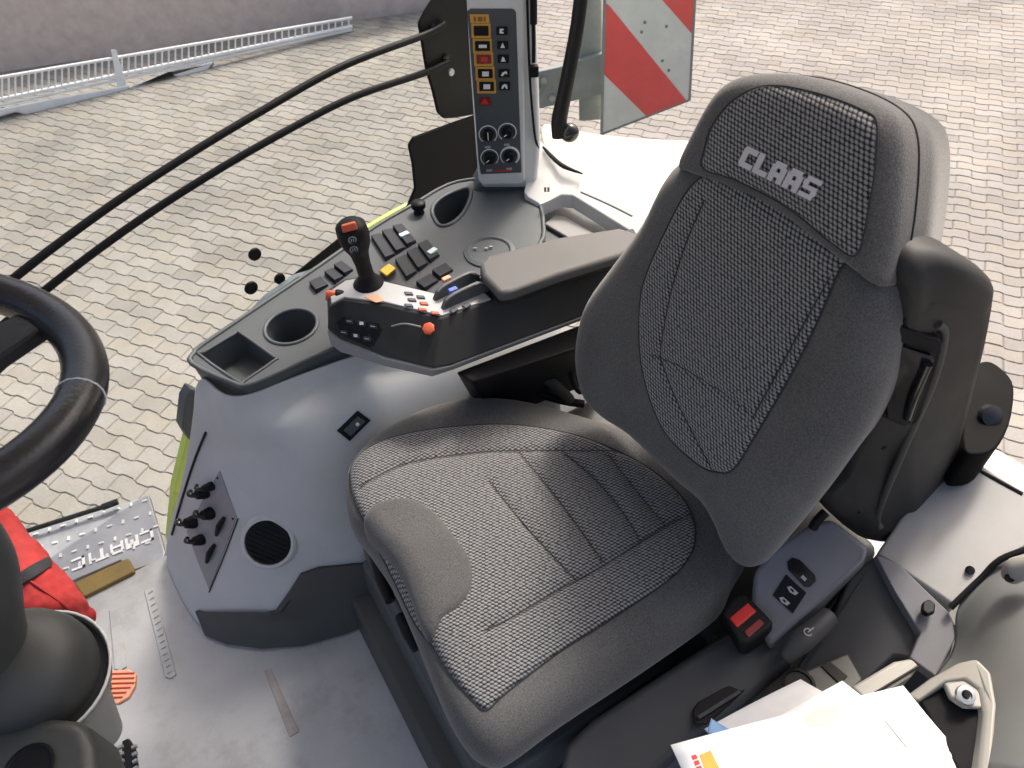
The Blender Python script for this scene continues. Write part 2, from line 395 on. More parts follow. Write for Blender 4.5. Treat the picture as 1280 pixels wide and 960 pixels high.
def hit(ob, px, py, off=0.0):
    """where the view ray through a pixel meets a built surface"""
    bpy.context.view_layer.update(); dg = bpy.context.evaluated_depsgraph_get()
    ev = ob.evaluated_get(dg)
    for rad in range(0, 40, 2):                      # step aside a little if the ray just misses the edge
        for k in range(1 if rad == 0 else 12):
            d = Vector(ray(px + rad * math.cos(k * .524), py + rad * math.sin(k * .524))).normalized()
            ok, loc, nor, _ = ev.ray_cast(Vector(O), d)
            if ok: break
        if ok: break
    if not ok: raise RuntimeError('miss %s %s' % (px, py))
    if nor.dot(d) > 0: nor = -nor
    return loc + nor * off, nor
def surf(name, ob, px, h, mat, parent, under=.004, rnd=0, bevel=.001, rings=(1, .7, .4)):
    """a thin plate following a built surface"""
    if rnd: px = spl(px, rnd)
    n = len(px); cx_, cy_ = sum(q[0] for q in px) / n, sum(q[1] for q in px) / n; v_, f_ = [], []
    if n < 6: rings = (1,)
    hs = [hit(ob, *q) for q in px]; v_ += [a - m * under for a, m in hs]
    for k in rings:
        hk = hs if k == 1 else [hit(ob, cx_ + (q[0] - cx_) * k, cy_ + (q[1] - cy_) * k) for q in px]
        v_ += [a + m * h for a, m in hk]
    c, m = hit(ob, cx_, cy_); v_.append(c + m * h); L = len(v_) - 1
    for i in range(len(rings)):
        f_ += [(i * n + k, i * n + (k + 1) % n, (i + 1) * n + (k + 1) % n, (i + 1) * n + k) for k in range(n)]
    if n < 6: f_.append(tuple(n + k for k in range(n))); v_.pop()
    else: f_ += [(len(rings) * n + k, len(rings) * n + (k + 1) % n, L) for k in range(n)]
    f_.append(tuple(range(n - 1, -1, -1)))
    return mobj(name, v_, f_, mat, parent, 35, bevel)

# ================================================================== GROUND
GZ = -1.75
rd = Vector((-.567, .824, 0)).normalized(); re_ = Vector((rd.y, -rd.x, 0))
PL_, PW = .225, .1125
pave_m = concrete('concrete_pavers', (.285, .268, .245), (.32, .302, .276), (.315, .288, .248))
joint_m = concrete('joint_sand', (.235, .215, .195), (.26, .24, .215), (.245, .225, .20))
g = 60
ground = mobj('pavement', [(-g, -g, GZ - .007), (g, -g, GZ - .007), (g, g, GZ - .007), (-g, g, GZ - .007)], [(0, 1, 2, 3)], joint_m, None, 0)
tag(ground, 'pale beige pavement of interlocking zigzag concrete blocks in the yard', 'pavement', kind='structure')
def wave(s):
    t = (s / PL_) % 1.0
    return .0085 * float(np.interp(t, [0, .07, .43, .57, .93, 1], [0, 1, 1, -1, -1, 0]))
def paver_shape(odd):
    s0 = PL_ / 2 if odd else 0.0; gp = .0028
    fr_ = [0, .07, .43, .57, .93, 1]; low = [(gp + f * (PL_ - 2 * gp), wave(s0 + f * PL_) + gp) for f in fr_]
    up = [(gp + f * (PL_ - 2 * gp), wave(s0 + f * PL_) + PW - gp) for f in fr_][::-1]
    return [(a - PL_ / 2, b - PW / 2) for a, b in low + up]
def paver_verts(shape, ox, oy, dz=0, tx=0, ty=0):
    out = []
    for k, (ins, z) in enumerate(((0, -.05), (0, -.005), (.005, 0))):
        for a, b in shape:
            q = 1 - ins / max(.02, math.hypot(a, b))
            out.append(rd * (ox + a * q) + re_ * (oy + b * q) + Vector((0, 0, GZ + z + dz + a * tx + b * ty)))
    return out
NP = 12
paver_faces = [tuple(range(2 * NP, 3 * NP))] + [(i * NP + k, i * NP + (k + 1) % NP, (i + 1) * NP + (k + 1) % NP, (i + 1) * NP + k) for i in (0, 1) for k in range(NP)]
cells = []
for r in range(-140, 140):
    for c in range(-90, 70):
        s = c * PL_ + (PL_ / 2 if r % 2 else 0); t = r * PW
        p = rd * (s + PL_ / 2) + re_ * (t + PW / 2); p.z = GZ
        q = M.T @ (np.array(p) - O)
        if q[2] < .5: continue
        x, y = 640 + F * q[0] / q[2], 480 + F * q[1] / q[2]
        if -260 < x < 1540 and -60 < y < 1010:
            vis = (x < 560 and y < 640 and y > 110 and (y < 420 - (x - 250) * .62 or x < 225)) or (x > 1190 and y < 500) or (y < 95 and 870 < x)
            vis = vis and 0 < x < 1280 and y > 0
            cells.append((0 if vis else 1, q[2], r % 2, s + PL_ / 2, t + PW / 2))
cells.sort()
shapes = [paver_shape(0), paver_shape(1)]
paver_mesh = []
for k in (0, 1):
    o_ = mobj('paver', [v - Vector((0, 0, GZ)) for v in paver_verts(shapes[k], 0, 0)], paver_faces, pave_m, None, 40)
    paver_mesh.append(o_.data); bpy.data.objects.remove(o_)
for q in cells[:300]:
    o = bpy.data.objects.new('paver', paver_mesh[q[2]]); col.objects.link(o)
    o.location = rd * q[3] + re_ * q[4] + Vector((0, 0, GZ + random.uniform(-.0012, .0012)))
    o.rotation_euler = (random.gauss(0, .006), random.gauss(0, .006), random.gauss(0, .006)); o.parent = ground
vv, ff, tone = [], [], []
for q in cells[300:]:
    n0 = len(vv)
    vv += paver_verts(shapes[q[2]], q[3], q[4], random.uniform(-.0012, .0012), random.gauss(0, .006), random.gauss(0, .006))
    ff += [tuple(n0 + i for i in f) for f in paver_faces]; tone += [random.random()] * len(paver_faces)
far = mobj('far_pavers', vv, ff, pave_m, ground, 40, recalc=False); far['kind'] = 'stuff'
at_ = far.data.attributes.new('tone', 'FLOAT', 'FACE'); at_.data.foreach_set('value', tone)

# wall at the edge of the yard, and the low white barrier before it
wa, wb = V(-150, 112, GZ), V(566, 8, GZ); wdir = (wb - wa).normalized(); wback = Vector((-wdir.y, wdir.x, 0))
if wback.y < 0: wback = -wback
wa = wa - wdir * 3
prism('yard_wall', [wa + Vector((0, 0, .95)), wb + Vector((0, 0, .95)), wb + wback * .25 + Vector((0, 0, .95)), wa + wback * .25 + Vector((0, 0, .95))],
      [wa - Vector((0, 0, .02)), wb - Vector((0, 0, .02)), wb + wback * .25 - Vector((0, 0, .02)), wa + wback * .25 - Vector((0, 0, .02))], WALLM, None, .01)
tag(bpy.data.objects['yard_wall'], 'plain taupe wall behind the white slatted barrier', 'wall')
bA = V(-60, 163, GZ); bB = V(440, 40, GZ); bn = Vector((0, 0, 1)).cross((bB - bA).normalized()); bo = bA
barrier = empty('slatted_barrier', bA, 'low white slatted steel barrier lying along the taupe wall', 'barrier')
BF = Frame(bo, bn if bn.y < 0 else -bn, (bB - bA))
def bp(px, py, h=0): return BF.at(px, py, h)
for a, b, r in (((-60, 107), (440, 22), .016), ((-60, 137), (440, 33), .022), ((-60, 145), (440, 37), .016)):
    tube('rail', [bp(*a), bp(*b)], r, WHTB, barrier, 1, 8)
for i in range(60):
    t = (i + .5) / 60
    a = bp(-60 + 500 * t, 107 - 85 * t); b = bp(-60 + 500 * t, 137 - 104 * t)
    tube('slat', [a, b], .009, WHTB, barrier, 1, 6, smooth_pts=False)
for px, w_ in ((145, 16),):
    prism('post', [bp(px - w_ * .4, 62, .02), bp(px, 62, .02), bp(px + 14, 108, .02), bp(px + 2, 110, .02)], [bp(px - w_ * .4, 62, -.02), bp(px, 62, -.02), bp(px + 14, 108, -.02), bp(px + 2, 110, -.02)], WHTB, barrier, .004)
for pts in ([(-80, 150), (-20, 140), (60, 124), (162, 106), (158, 118), (120, 128), (50, 149), (20, 140), (-40, 158), (-80, 168)], [(165, 106), (268, 76), (252, 98), (230, 100), (212, 92), (165, 112)]):
    prism('fairing', [bp(x, y, .05) for x, y in pts], [bp(x, y, -.12) for x, y in pts], WHTB, barrier, .02, 3)

# ================================================================== CAB FLOOR, STEP
fl = mobj('floor', [V(203, 697, 0), V(100, 748, 0), (-1.3, 1.30, 0), (-1.3, -.5, 0), (1.3, -.5, 0), (1.3, 1.34, 0), (.0, 1.34, 0)], [(0, 1, 2, 3, 4, 5, 6)], FLOOR, None, 0, solid=.03)
tag(fl, 'light grey scuffed cab floor mat with embossed ribs', 'floor', kind='structure')
for q in ([(180, 738), (191, 735), (220, 843), (213, 848), (206, 846)], [(136, 762), (148, 760), (158, 833), (150, 838), (143, 836)]):
    slabz('ribbed_strip', q, .004, .006, FLOOR, fl, .0015)
for q in ([(330, 838), (338, 835), (374, 914), (362, 921)],):
    slabz('worn_strip', q, .0025, .004, RUST, fl, .001)
for i in range(14):
    t = i / 13; a = V(182 + 24 * t + 3, 742 + 100 * t, .006); b = V(191 + 24 * t, 738 + 100 * t, .006)
    tube('strip_rib', [a, b], .0012, FLOOR, fl, 1, 5, smooth_pts=False)

step = empty('step_plate', V(120, 690, -.02), 'silver tread plate with pale lettering beyond the cab floor edge', 'step plate')
sp_ = [(28, 668), (186, 619), (206, 690), (203, 700), (168, 712), (150, 700), (85, 728), (60, 745), (20, 760)]
slabz('tread', sp_, -.004, .02, TREAD, step, .003)
SF = Frame((0, 0, -.004), (0, 0, 1), V(186, 619, -.004) - V(28, 668, -.004))
for i in range(9):
    for j in range(4):
        x = 45 + i * 17 + j * 7; y = 668 - i * 5.2 + j * 16
        if y > 728 - (x - 85) * .42 - 6 and x < 170: continue
        if x > 198: continue
        c = SF.uv(x, y); SF.rect('stud', c[0], c[1], .013, .006, -.001, .004, LEDG, step, .001, rot=(i + j) % 2 * 1.5)
tube('edge_bar', [V(20, 668, .02), V(128, 634, .02)], .0065, BLACK, step, 1, 8, smooth_pts=False)
tube('edge_bar', [V(128, 634, .02), V(147, 627, .02)], .009, BLACK, step, 1, 8, smooth_pts=False)
slabz('edge_block', [(92, 728), (160, 697), (168, 714), (104, 746)], .012, .05, CARD, step, .004)
# lettering CMATIC, read from outside the cab (upside down from here)
GL = {'C': [(0, 0, 1, .18), (0, 0, .22, 1), (0, .82, 1, 1)], 'M': [(0, 0, .2, 1), (.8, 0, 1, 1), (.2, .55, .42, 1), (.58, .55, .8, 1), (.38, .3, .62, .75)],
      'A': [(0, 0, .2, .8), (.8, 0, 1, .8), (.1, .8, .9, 1), (.2, .3, .8, .48)], 'T': [(0, .8, 1, 1), (.38, 0, .62, .8)], 'I': [(.3, 0, .7, 1)],
      'L': [(0, 0, .28, 1), (.28, 0, 1, .2)], 'S': [(0, 0, 1, .2), (.74, .2, 1, .4), (0, .4, 1, .6), (0, .6, .26, .8), (0, .8, 1, 1)]}
def letters(text, at, wl, hl, gap, th, mat, parent, name='letter', glyphs=GL, slant=0.0):
    """at(u, v, h) -> point; each letter is one mesh of proud strokes"""
    x = 0
    for ch in text:
        v_, f_ = [], []
        ww = wl * (.45 if ch == 'I' else 1)
        for (a, b, c, d) in glyphs[ch]:
            n0 = len(v_)
            for h in (0, th):
                for (s, t) in ((a, b), (c, b), (c, d), (a, d)): v_.append(at(x + s * ww + t * hl * slant, t * hl, h))
            f_ += [tuple(n0 + i for i in q) for q in ((0, 1, 2, 3), (4, 5, 6, 7), (0, 1, 5, 4), (1, 2, 6, 5), (2, 3, 7, 6), (3, 0, 4, 7))]
        mobj(name, v_, f_, mat, parent, 0); x += ww + gap
l0, l1 = V(190, 660, 0), V(86, 701, 0); lu = (l1 - l0); ll = lu.length; lu.normalize(); lv = Vector((0, 0, 1)).cross(lu)
letters('CMATIC', lambda u, v, h: l0 + lu * u + lv * v + Vector((0, 0, h - .003)), ll / 6.4, .036, ll / 6.4 * .16, .0022, WHTP, step)

# ================================================================== RIGHT SIDE CONSOLE
cons = empty('side_console', V(300, 800, 0), 'grey moulded right-hand console with charcoal storage tray beside the seat', 'console')
G_ = [[(256, 468, .575), (272, 492, .575), (300, 500, .575), (350, 478, .575), (430, 448, .575), (560, 408, .575), (700, 368, .575)],
      [(246, 480, .535), (262, 508, .535), (298, 519, .535), (350, 500, .535), (430, 470, .535), (560, 428, .535), (700, 388, .535)],
      [(244, 505, .50), (262, 528, .50), (302, 540, .50), (365, 535, .515), (440, 500, .52), (560, 455, .52), (700, 410, .52)],
      [(243, 535, .44), (264, 548, .44), (310, 563, .44), (378, 572, .45), (455, 545, .45), (560, 490, .47), (700, 450, .47)],
      [(226, 615, .24), (250, 620, .28), (300, 630, .31), (370, 640, .33), (440, 615, .35), (560, 560, .36), (700, 520, .36)],
      [(214, 655, .12), (236, 690, .145), (278, 718, .15), (350, 715, .185), (430, 690, .2), (560, 650, .2), (700, 600, .2)],
      [(205, 697, 0), (225, 745, 0), (256, 800, 0), (330, 812, 0), (425, 798, 0), (560, 730, 0), (700, 690, 0)]]
body = patch('body', [[V(*q) for q in row] for row in G_], GREY, cons, 4, .006, crease=[(3, 0, 3, .75)])
side = patch('outer_side', [[V(*q) for q in ((250, 478, .54), (246, 485, .53), (244, 505, .50), (240, 545, .42), (226, 615, .24), (214, 655, .12), (205, 697, 0))],
                            [V(*q) + Vector((.14, .07, 0)) for q in ((250, 478, .54), (246, 485, .53), (244, 505, .50), (240, 545, .42), (226, 615, .24), (214, 655, .12), (205, 697, 0))]], GREY, cons, 3, .006)
tube('gasket', [hit(body, 258, 540, .002)[0], hit(body, 244, 575, .002)[0], hit(body, 228, 625, .002)[0], hit(body, 216, 668, .002)[0]], .0028, BLACK, cons, 5, 6)
# dark kick base
surf_px = [(248, 762), (275, 768), (310, 770), (345, 762), (362, 738), (376, 716), (398, 708), (440, 704), (490, 700), (490, 775), (436, 796), (380, 806), (330, 811), (285, 808), (256, 799)]
surf('kick_base', body, surf_px, .010, CHAR2, cons, .004, 0, .003)
# vent
vc, vn = hit(body, 337, 676); vn = (vn + (Vector(O) - vc).normalized() * .6).normalized(); vc = vc + vn * .012
vt = lathe('vent_ring', vc - vn * .02, vn, [(.070, -.03), (.066, 0), (.062, .018), (.057, .023), (.0515, .023), (.050, .018)], GREY, cons)
vd = lathe('vent_flap', vc, vn, [(.050, -.012), (.050, .000), (.046, .003), (.001, .0045)], BLACK, vt)
for i in range(-4, 5):
    a = vn.orthogonal().normalized(); b_ = vn.cross(a); hh = math.sqrt(max(0, .046 ** 2 - (i * .0105) ** 2))
    tube('vent_rib', [vc + vn * .0045 + a * i * .0105 - b_ * hh, vc + vn * .0045 + a * i * .0105 + b_ * hh], .0011, BLACK, vd, 1, 5, smooth_pts=False)
# diamond socket plate
dp = surf('socket_plate', body, [(275, 588), (285, 616), (296, 646), (280, 690), (262, 737), (248, 702), (234, 664), (252, 628)], .002, PLATE, cons, .006)
tube('plate_gap', [hit(body, x, y, .0015)[0] for x, y in ((298, 648), (290, 670), (281, 694), (272, 716), (262, 740))], .0016, HOLE, dp, 3, 6)
for (px, py, k) in ((258, 615, 1.0), (266, 607, .7), (265, 641, 1.0), (244, 652, 1.05), (254, 674, .9)):
    c, n = hit(body, px, py); s = lathe('socket', c, (n + Vector((-.05, .1, .1))).normalized(), [(.014 * k, -.004), (.015 * k, .008), (.013 * k, .014), (.011 * k, .024), (.008 * k, .026)], BLACK, dp, 14)
    tube('socket_cap', [c + n * .02, c + n * .030 + Vector((-.008, .008, .006)), c + n * .016 + Vector((-.016, .016, .006))], .006 * k, BLKG, s, 4, 7)
for (px, py) in ((278, 656), (266, 690)):
    c, n = hit(body, px, py)
    tube('socket_lid', [hit(body, px + 4, py - 10)[0] + n * .004, c + n * .010, hit(body, px - 6, py + 12)[0] + n * .004], [.004, .007, .004], BLACK, dp, 5, 8)
for (px, py) in ((273, 597), (292, 648)):
    c, n = hit(body, px, py); lathe('screw', c, n, [(.003, 0), (.003, .003), (.0018, .004)], BLKG, dp, 8)
# rocker switch near the cushion
rs = surf('rocker_switch', body, [(421, 538), (447, 513), (463, 525), (437, 551)], .004, BLACK, cons, .004)
surf('switch_key', body, [(429, 537), (447, 520), (456, 526), (438, 544)], .008, CHAR, rs, .004)
c, n = hit(body, 446, 529, .0085); lathe('switch_mark', c, n, [(.004, 0), (.004, .001)], WHTP, rs, 10)

# ---- tray
TZ = .60
outer_px = [(240, 455), (243, 441), (255, 430), (330, 379), (400, 332), (470, 283), (515, 257), (560, 231), (600, 224), (645, 228), (672, 252), (679, 280), (672, 310), (600, 385), (520, 410), (440, 428), (400, 442), (330, 474), (306, 482), (292, 479)]
bin_px = [(250, 444), (256, 440), (294, 417), (300, 416), (342, 446), (344, 450), (306, 476), (299, 478)]
def ell(cx_, cy_, a, b, rot, n=28): return [(cx_ + a * math.cos(t) * math.cos(rot) - b * math.sin(t) * math.sin(rot), cy_ + a * math.cos(t) * math.sin(rot) + b * math.sin(t) * math.cos(rot)) for t in np.linspace(0, 2 * math.pi, n, endpoint=False)]
cc1 = V(364, 408, TZ)
def circ_pts(c, r, z=None, n=32, k=1.0): return [Vector((c.x + r * math.cos(t), c.y + r * k * math.sin(t), c.z if z is None else z)) for t in np.linspace(0, 2 * math.pi, n, endpoint=False)]
cup1 = circ_pts(cc1, .056)
cup2 = [V(x, y, TZ) for x, y in spl([(540, 263), (550, 249), (572, 238), (587, 236), (588, 248), (578, 268), (562, 281), (548, 281)], 4)]
bins = [V(x, y, TZ) for x, y in bin_px]
outl = [V(x, y, TZ) for x, y in outer_px]
v_, f_ = fillholes(outl, [cup1, cup2, bins])
n0 = len(v_)
def wall(v_, f_, top, bot, cap=True):
    n = len(top); a = len(v_); v_ += list(top) + list(bot); f_ += [(a + i, a + (i + 1) % n, a + n + (i + 1) % n, a + n + i) for i in range(n)]
    if cap: f_.append(tuple(a + n + i for i in range(n)))
def shrunk(pts, k, dz):
    c = sum(pts, Vector()) / len(pts); return [Vector((c.x + (p.x - c.x) * k, c.y + (p.y - c.y) * k, p.z - dz)) for p in pts]
wall(v_, f_, cup1, shrunk(cup1, .88, .085)); wall(v_, f_, cup2, shrunk(cup2, .85, .11)); wall(v_, f_, bins, shrunk(bins, .9, .06))
oc = sum(outl, Vector()) / len(outl)
wall(v_, f_, outl, [Vector((p.x + (oc.x - p.x) * .015, p.y + (oc.y - p.y) * .015, p.z - .075)) for p in outl], False)
tray = mobj('storage_tray', v_, f_, CHAR, cons, 40)
tube('cup_rim', cup1, .0045, CHAR, tray, 1, 8, closed=True, smooth_pts=False)
tube('cup_rim', cup2, .0055, CHAR, tray, 1, 8, closed=True, smooth_pts=False)
tube('bin_rim', bins, .0035, CHAR, tray, 3, 8, closed=True)
tube('tray_rim', outl, .0055, CHAR, tray, 3, 8, closed=True)
# rear bowl, knob and rockers on the tray deck
DF = Frame((0, 0, TZ), (0, 0, 1), V(470, 283, TZ) - V(330, 379, TZ))
bw = V(612, 315, TZ); lathe('dial_recess', bw + Vector((0, 0, -.002)), (0, 0, 1), [(.062, 0), (.060, .006), (.050, .008), (.046, .004), (.001, .003)], CHAR, tray)
for (x, y) in ((594, 313), (608, 313), (614, 311)):
    q = DF.uv(x, y); DF.rect('dial_mark', q[0], q[1], .004, .007, .004, .0075, GRYP, tray, 0, rot=.6)
lathe('clamp_knob', V(524, 266, TZ), (.05, .05, 1), [(.014, 0), (.012, .012), (.018, .016), (.0185, .028), (.014, .032), (.004, .033)], BLACK, tray, 14)
ROCK = plastic('rocker_blue_black', (.018, .021, .028), .45, .1, .15, spec=.25)
def rockers(corner_px, n, lens=None):
    a, b, c, d = [DF.at(*q) for q in corner_px]      # a-b long side, d-c opposite
    for k in range(n):
        t0, t1 = (k + .04) / n, (k + .96) / n
        q = [a.lerp(b, t0), a.lerp(b, t1), d.lerp(c, t1), d.lerp(c, t0)]; m = sum(q, Vector()) / 4
        r0 = prism('rocker', [p.lerp(m, .08) + Vector((0, 0, .012 if i in (0, 3) else .006)) for i, p in enumerate(q)], [p - Vector((0, 0, .004)) for p in q], ROCK, tray, .0015)
        if lens is not None and k == n - 1:
            l = DF.at(*lens); e = (b - a).normalized(); f = Vector((-e.y, e.x, 0))
            prism('indicator', [l + e * s * .012 + f * t * .007 + Vector((0, 0, .0125)) for s, t in ((-1, -1), (1, -1), (1, 1), (-1, 1))],
                  [l + e * s * .012 + f * t * .007 + Vector((0, 0, .006)) for s, t in ((-1, -1), (1, -1), (1, 1), (-1, 1))], LAMP, r0, .001)
rockers([(463, 298), (503, 280), (522, 303), (482, 328)], 3, (506, 297))
rockers([(493, 328), (535, 300), (551, 320), (508, 352)], 3, (541, 318))
rockers([(519, 357), (558, 329), (568, 338), (530, 366)], 2)
rockers([(405, 344), (428, 327), (443, 338), (419, 356)], 2)
rockers([(386, 357), (402, 346), (412, 357), (395, 368)], 1)
prism('yellow_key', [V(x, y, TZ + .018) for x, y in ((474, 338), (486, 329), (495, 335), (483, 345))], [V(x, y, TZ) for x, y in ((474, 340), (486, 331), (496, 338), (484, 348))], YELL, tray, .003)

# ================================================================== ARMREST CONSOLE
arm = empty('armrest_console', V(560, 470, .60), 'multi-function armrest with joystick and padded grey top beside the seat', 'armrest')
AZ, AB = .715, .645
top = [V(x, y, AZ) for x, y in ((412, 384), (429, 374), (480, 381), (551, 398), (618, 375), (772, 322), (800, 300), (792, 284), (612, 342), (545, 366), (478, 349), (463, 343), (430, 348), (408, 362))]
bot = [V(x, y, AB) for x, y in ((409, 411), (424, 424), (480, 446), (541, 461), (563, 457), (738, 392), (790, 372), (800, 345), (640, 400), (560, 412), (490, 398), (470, 392), (440, 392), (416, 400))]
ab = prism('armrest_body', top, bot, BRWN, arm, .004, 3)
b2 = [V(x, y, AB - .018) for x, y in ((412, 430), (425, 441), (482, 459), (540, 472), (566, 463), (740, 396), (790, 385), (800, 360), (640, 415), (560, 425), (490, 412), (470, 405), (440, 405), (418, 415))]
m_ = sum(bot, Vector()) / len(bot)
prism('armrest_trim', [p + (p - m_) * .012 - Vector((0, 0, .001)) for p in bot], b2, TRIM, arm, .004, 3)
pad_px = [(603, 343), (599, 330), (608, 319), (700, 295), (775, 283), (800, 292), (797, 306), (776, 318), (700, 342), (640, 364), (624, 366)]
prism('pad_base', [V(x, y, .742) for x, y in [(a + (700 - a) * .01, b + 3) for a, b in pad_px]], [V(x, y, .712) for x, y in [(a + (700 - a) * .01, b + 15) for a, b in pad_px]], BRWN, arm, .003)
pad = slabz('armrest_pad', pad_px, .765, .026, PADM, arm, .010, 4)
AF = Frame((0, 0, AZ), (0, 0, 1), V(551, 398, AZ) - V(429, 374, AZ))
cp = AF.slab('control_panel', [(414, 379), (430, 371), (480, 377), (552, 394), (614, 373), (602, 362), (545, 367), (478, 351), (462, 345), (432, 350), (412, 364)], -.002, .0035, SILV, arm, .002)
surf('keypad_plate', ab, [(418, 404), (430, 396), (474, 404), (478, 412), (468, 432), (462, 434), (421, 416)], .0015, BLACK, arm, .003)
for k, (x, y) in enumerate(((438, 401), (453, 404), (467, 408), (431, 415), (446, 419), (460, 423))):
    s = 4.4
    kk = surf('key', ab, [(x - s * 1.25, y - s * .8), (x + s * 1.05, y - s * .45), (x + s * 1.25, y + s * .95), (x - s * 1.1, y + s * .55)], .0035, BLKG, arm, .002)
    surf('key_mark', ab, [(x - 2.4, y - 2), (x + 2.2, y - 1.4), (x + 2.2, y + 2.2), (x - 2.2, y + 1.6)] if k in (1, 4) else [(x - 2.8, y - .9), (x + 2.8, y), (x + 2.8, y + 1), (x - 2.8, y + .3)], .0042, WHTP if k in (1, 4) else GRYP, kk, .001, 0, 0)
AF.slab('orange_field', [(455, 371), (472, 367), (480, 376), (470, 378)], .003, .0045, ORNS, cp, .0005)
for (x, y, m) in ((511, 366, CHAR), (526, 370.5, CHAR), (515, 374, CHAR), (511, 381, CHAR), (530, 378.5, ORNG), (528, 386, ORNG), (544, 390.5, ORNG)):
    AF.slab('button', [(x - 6, y - 2.2), (x + 4, y - 1.5), (x + 6, y + 2), (x - 4, y + 1.5)], .003, .0065, m, cp, .0012)
for (x, y) in ((567, 387), (583, 381)):
    AF.slab('button', [(x - 6, y), (x + 1, y - 4), (x + 6, y - 1), (x - 1, y + 4)], .003, .007, CHAR, cp, .0015)
# slider levers
for (a, b, c, m) in (((541, 377), (600, 349), (560, 362), ORNS), ((551, 388), (612, 362), (568, 376), BLUP)):
    A, B = AF.at(*a), AF.at(*b); e = (B - A).normalized(); f = Vector((-e.y, e.x, 0)) * .006; up = Vector((0, 0, 1))
    prof = [(0, .0), (.012, .020), (.03, .028), (.085, .030), (.105, .012), (.108, 0)]
    q = [A + e * s * ((B - A).length / .108) + up * h for s, h in prof]
    fin = prism('slider_fin', [p + f for p in q], [p - f for p in q], CHAR, arm, .003, 3)
    tube('fin_edge', [p + f * -.75 + up * .001 for p in q[1:-1]], .0022, TRIM, fin, 3, 6)
    C_ = AF.at(*c) + up * .028; prism('slider_mark', [C_ + e * s * .009 + f * t * .9 + up * .003 for s, t in ((-1, -1), (1, -1), (1, 1), (-1, 1))], [C_ + e * s * .009 + f * t * .9 - up * .01 for s, t in ((-1, -1), (1, -1), (1, 1), (-1, 1))], m, fin, .002)
# orange controls
c = AF.at(416, 368); kd = Vector((-.75, .35, .25)).normalized()
lathe('orange_knob', c + Vector((0, 0, -.004)), kd, [(.0105, -.012), (.0115, 0), (.0115, .010), (.0095, .0145), (.001, .015)], ORNG, arm, 16)
lathe('knob_collar', c + Vector((0, 0, -.004)), kd, [(.014, -.022), (.0145, -.006), (.012, -.003)], BLACK, arm, 16)
c, n = hit(ab, 536, 412); lathe('orange_wheel', c - n * .004, (n + Vector((.1, 0, .5))).normalized(), [(.011, -.004), (.0125, .004), (.0125, .009), (.009, .011), (.001, .0105)], ORNG, arm, 7)
tube('lever_rod', [hit(ab, 490, 408, .002)[0], hit(ab, 508, 405, .006)[0], hit(ab, 528, 409, .006)[0]], .0018, TRIM, arm, 5, 6)
# joystick
jb = AF.at(461, 356)
joy = lathe('joystick_boot', jb, (0, 0, 1), [(.032, 0), (.030, .006), (.024, .010), (.022, .016), (.017, .022), (.015, .03)], BLACK, arm, 20)
jd = Vector((-.06, .03, 1)).normalized(); jt = jb + Vector((0, 0, .025))
js = tube('joystick_grip', [jt, jt + jd * .03, jt + jd * .055, jt + jd * .075, jt + jd * .098, jt + jd * .118, jt + jd * .128], [.016, .0155, .0185, .027, .031, .029, .016], BLACK, arm, 5, 16)
nv = (Vector(O) - jt); nv.z = .35 * nv.length; nv.normalize()
side_v = nv.cross(jd).normalized()
def jf(s, h, off): return jt + jd * h + side_v * s + nv * off
prism('thumb_plate', [jf(s, h, .031) for s, h in ((-.011, .128), (.015, .128), (.017, .112), (-.012, .112))], [jf(s, h, .012) for s, h in ((-.011, .128), (.015, .128), (.017, .112), (-.012, .112))], ORNG, js, .003)
for (s, h) in ((.004, .094), (.007, .073)):
    lathe('thumb_button', jf(s, h, .026), nv, [(.0095, 0), (.0095, .0075), (.008, .0085), (.0065, .0072), (.001, .0072)], BLKG, js, 14)
    tube('button_ring', [jf(s + .0068 * math.cos(t), h + .0068 * math.sin(t), .0346) for t in np.linspace(0, 6.283, 16, endpoint=False)], .0008, GRYP, js, 1, 5, closed=True, smooth_pts=False)
    tube('button_glyph', [jf(s - .002, h - .003, .0350), jf(s - .002, h + .003, .0350)], .0007, GRYP, js, 1, 5, smooth_pts=False)
    tube('button_glyph', [jf(s + .002, h - .003, .0350), jf(s + .002, h + .003, .0350)], .0007, GRYP, js, 1, 5, smooth_pts=False)
# bracket and hoses below the armrest
prism('support_bracket', [V(x, y, .615) for x, y in ((569, 465), (745, 398), (760, 420), (735, 432), (640, 462), (590, 478))], [V(x, y, .40) for x, y in ((590, 500), (740, 440), (760, 470), (740, 480), (660, 510), (610, 512))], BLACK, arm, .006)
tube('cable', [V(690, 430, .6), V(655, 460, .52), V(668, 488, .46), V(700, 500, .44), V(730, 505, .43)], .009, BLACK, arm, 6, 8)
tube('cable', [V(720, 430, .58), V(715, 470, .5), V(725, 490, .46), V(740, 480, .44)], .006, BLACK, arm, 6, 8)
tube('cable', [V(672, 470, .5), V(690, 478, .5), V(712, 500, .44)], .013, BRWN, arm, 6, 8)
